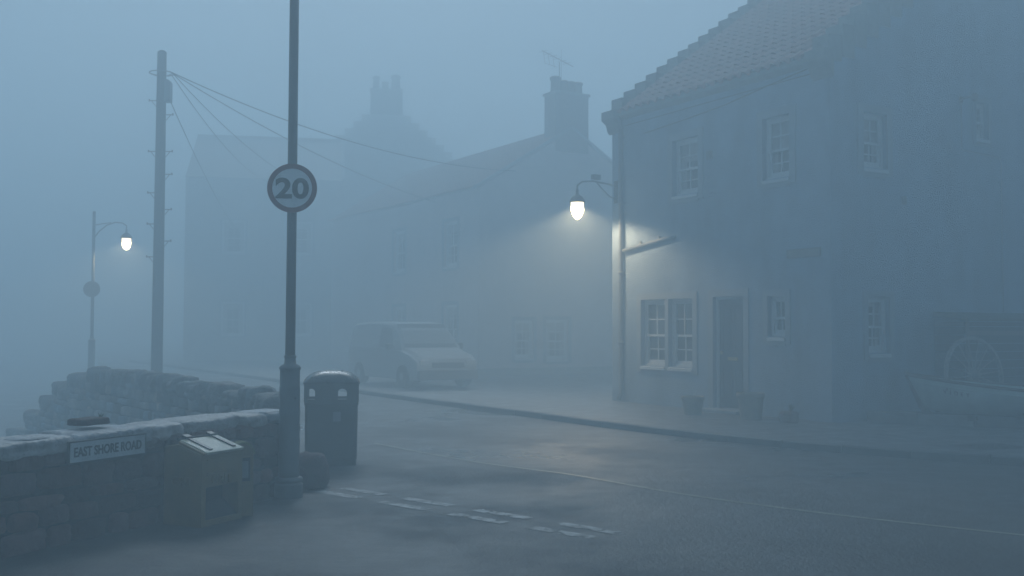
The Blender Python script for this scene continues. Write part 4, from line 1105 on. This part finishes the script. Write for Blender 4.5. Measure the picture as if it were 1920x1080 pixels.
# local x: from the front (facing the camera, x=0) to the rear (+x); y across
def vsec(x, zb, zbelt, zt, hw, hwt):
    return [(-hw*0.96, zb), (-hw, zb+0.25), (-hw, zbelt), (-hwt, zt-0.07), (-hwt+0.10, zt), (hwt-0.10, zt), (hwt, zt-0.07), (hw, zbelt), (hw, zb+0.25), (hw*0.96, zb)]
ST = [(-0.02, 0.28, 0.55, 0.62, 0.70, 0.66), (0.04, 0.24, 0.72, 0.80, 0.80, 0.74), (0.35, 0.22, 0.88, 0.94, 0.84, 0.76), (0.85, 0.22, 0.98, 1.06, 0.85, 0.78), (1.25, 0.22, 1.0, 1.52, 0.85, 0.72), (1.55, 0.22, 1.02, 1.72, 0.85, 0.71), (2.2, 0.22, 1.03, 1.78, 0.85, 0.72), (3.2, 0.22, 1.03, 1.78, 0.85, 0.72), (4.05, 0.26, 1.03, 1.74, 0.84, 0.71), (4.18, 0.34, 1.0, 1.60, 0.80, 0.68)]
b = nb(); rings = []
for s in ST: rings.append([b.verts.new((s[0], y, z)) for y, z in vsec(*s)])
for a, c in zip(rings, rings[1:]):
    for i in range(len(a)-1): b.faces.new((a[i], a[i+1], c[i+1], c[i]))
    b.faces.new((a[-1], a[0], c[0], c[-1]))
b.faces.new(rings[0][::-1]); b.faces.new(rings[-1])
link('body', b, 'van', van, bevel=0.02)
b = nb(); v = [b.verts.new(p) for p in ((0.90, -0.70, 1.075), (0.90, 0.70, 1.075), (1.50, 0.63, 1.69), (1.50, -0.63, 1.69))]
for q in v: q.co += Vector((-0.02, 0, 0.02))
b.faces.new(v); r_ = bmesh.ops.extrude_face_region(b, geom=b.faces[:]); bmesh.ops.translate(b, verts=[g for g in r_['geom'] if isinstance(g, bmesh.types.BMVert)], vec=(0.015, 0, -0.012)); link('windscreen', b, 'van_glass', van)
for sy in (-1, 1):
    b = nb(); prism(b, [(1.25, 1.06), (2.15, 1.08), (2.15, 1.62), (1.62, 1.60)], 'y', 0, 0.012)
    for q in b.verts: q.co.y = sy*(0.842-(q.co.z-1.03)*0.185+q.co.y)
    link('side_window', b, 'van_glass', van)
    b = nb(); box(b, 1.18, 1.30, *sorted((sy*0.86, sy*1.03)), 1.02, 1.19); link('wing_mirror', b, 'van_trim', van, bevel=0.03)
    b = nb(); box(b, -0.015, 0.10, *sorted((sy*0.47, sy*0.74)), 0.62, 0.76); link('headlight', b, 'lens', van, bevel=0.02)
    for xw in (0.72, 3.35):
        b = nb(); lathe(b, [(0.20, -0.09), (0.30, -0.09), (0.315, -0.06), (0.315, 0.06), (0.30, 0.09), (0.20, 0.09)], 28); bmesh.ops.rotate(b, verts=b.verts, matrix=Matrix.Rotation(R(90), 3, 'X'))
        w_ = link('wheel', b, 'tyre', van, loc=(xw, sy*0.78, 0.315), smooth=False)
        b = nb(); lathe(b, [(0.05, -0.093), (0.19, -0.085), (0.2, 0.085), (0.05, 0.093)], 20); bmesh.ops.rotate(b, verts=b.verts, matrix=Matrix.Rotation(R(90), 3, 'X')); link('hubcap', b, 'galv', w_, smooth=False)
b = nb(); box(b, -0.07, 0.06, -0.78, 0.78, 0.24, 0.50); link('bumper', b, 'van_trim', van, bevel=0.03)
b = nb(); box(b, -0.045, 0.02, -0.42, 0.42, 0.56, 0.70); link('grille', b, 'van_trim', van, bevel=0.01)

van.scale = (1.06, 1.06, 0.95)

# ------------------------------------------------------------------ air
hz = nb(); box(hz, -132, 160, -36, 160, -2.9, 19.8)
hm = bpy.data.materials.new('haze'); hm.use_nodes = True; nt = hm.node_tree
for n in list(nt.nodes):
    if n.type != 'OUTPUT_MATERIAL': nt.nodes.remove(n)
out = [n for n in nt.nodes if n.type == 'OUTPUT_MATERIAL'][0]
pvn = nt.nodes.new('ShaderNodeVolumePrincipled')
pvn.inputs['Color'].default_value = (*FOG_COLOR, 1); pvn.inputs['Density'].default_value = FOG_DENSITY; pvn.inputs['Anisotropy'].default_value = FOG_ANISO
nt.links.new(pvn.outputs[0], out.inputs['Volume'])
hzo = link('haze', hz, hm); tag(hzo, 'pale blue fog filling the whole street', 'haze', kind='stuff')

# ------------------------------------------------------------------ light
wd = bpy.data.worlds.new('World'); scene.world = wd; wd.use_nodes = True
nt = wd.node_tree; bg = nt.nodes['Background']
sky = nt.nodes.new('ShaderNodeTexSky'); sky.sky_type = 'NISHITA'; sky.sun_disc = False
sky.sun_elevation = R(SUN_ELEV); sky.sun_rotation = R(SUN_ROT)
nt.links.new(sky.outputs[0], bg.inputs['Color']); bg.inputs['Strength'].default_value = SKY_STRENGTH
sl_ = bpy.data.lights.new('sun', 'SUN'); sl_.energy = SUN_STRENGTH; sl_.angle = R(22); sl_.color = (0.80, 0.92, 1.0)
so = bpy.data.objects.new('sun', sl_); COL.objects.link(so)
az = R(SUN_ROT); sdir = Vector((math.sin(az)*math.cos(R(SUN_ELEV)), math.cos(az)*math.cos(R(SUN_ELEV)), math.sin(R(SUN_ELEV))))
so.rotation_euler = sdir.to_track_quat('Z', 'Y').to_euler(); so.location = sdir*40

# ------------------------------------------------------------------ camera
cam = bpy.data.cameras.new('camera'); co = bpy.data.objects.new('camera', cam); COL.objects.link(co)
cam.sensor_width = 36.0; cam.lens = 36.0*1960/1920; cam.clip_start = 0.05; cam.clip_end = 1000
co.location = (0, 0, 1.6)
co.rotation_euler = (Matrix.Rotation(R(90+2.25), 3, 'X') @ Matrix.Rotation(R(0.2), 3, 'Z')).to_euler()
scene.camera = co

scene.view_settings.view_transform = 'Standard'; scene.view_settings.look = 'None'
scene.view_settings.exposure = EXPOSURE; scene.view_settings.gamma = 1.0
scene.render.engine = 'CYCLES'
c = scene.cycles
c.max_bounces = 8; c.diffuse_bounces = 3; c.glossy_bounces = 3; c.volume_bounces = 4; c.transmission_bounces = 4
c.use_denoising = True; c.denoiser = 'OPENIMAGEDENOISE'; c.sample_clamp_indirect = 4.0
c.use_adaptive_sampling = True; c.adaptive_threshold = 0.01
scene.render.resolution_x, scene.render.resolution_y = 1024, 576
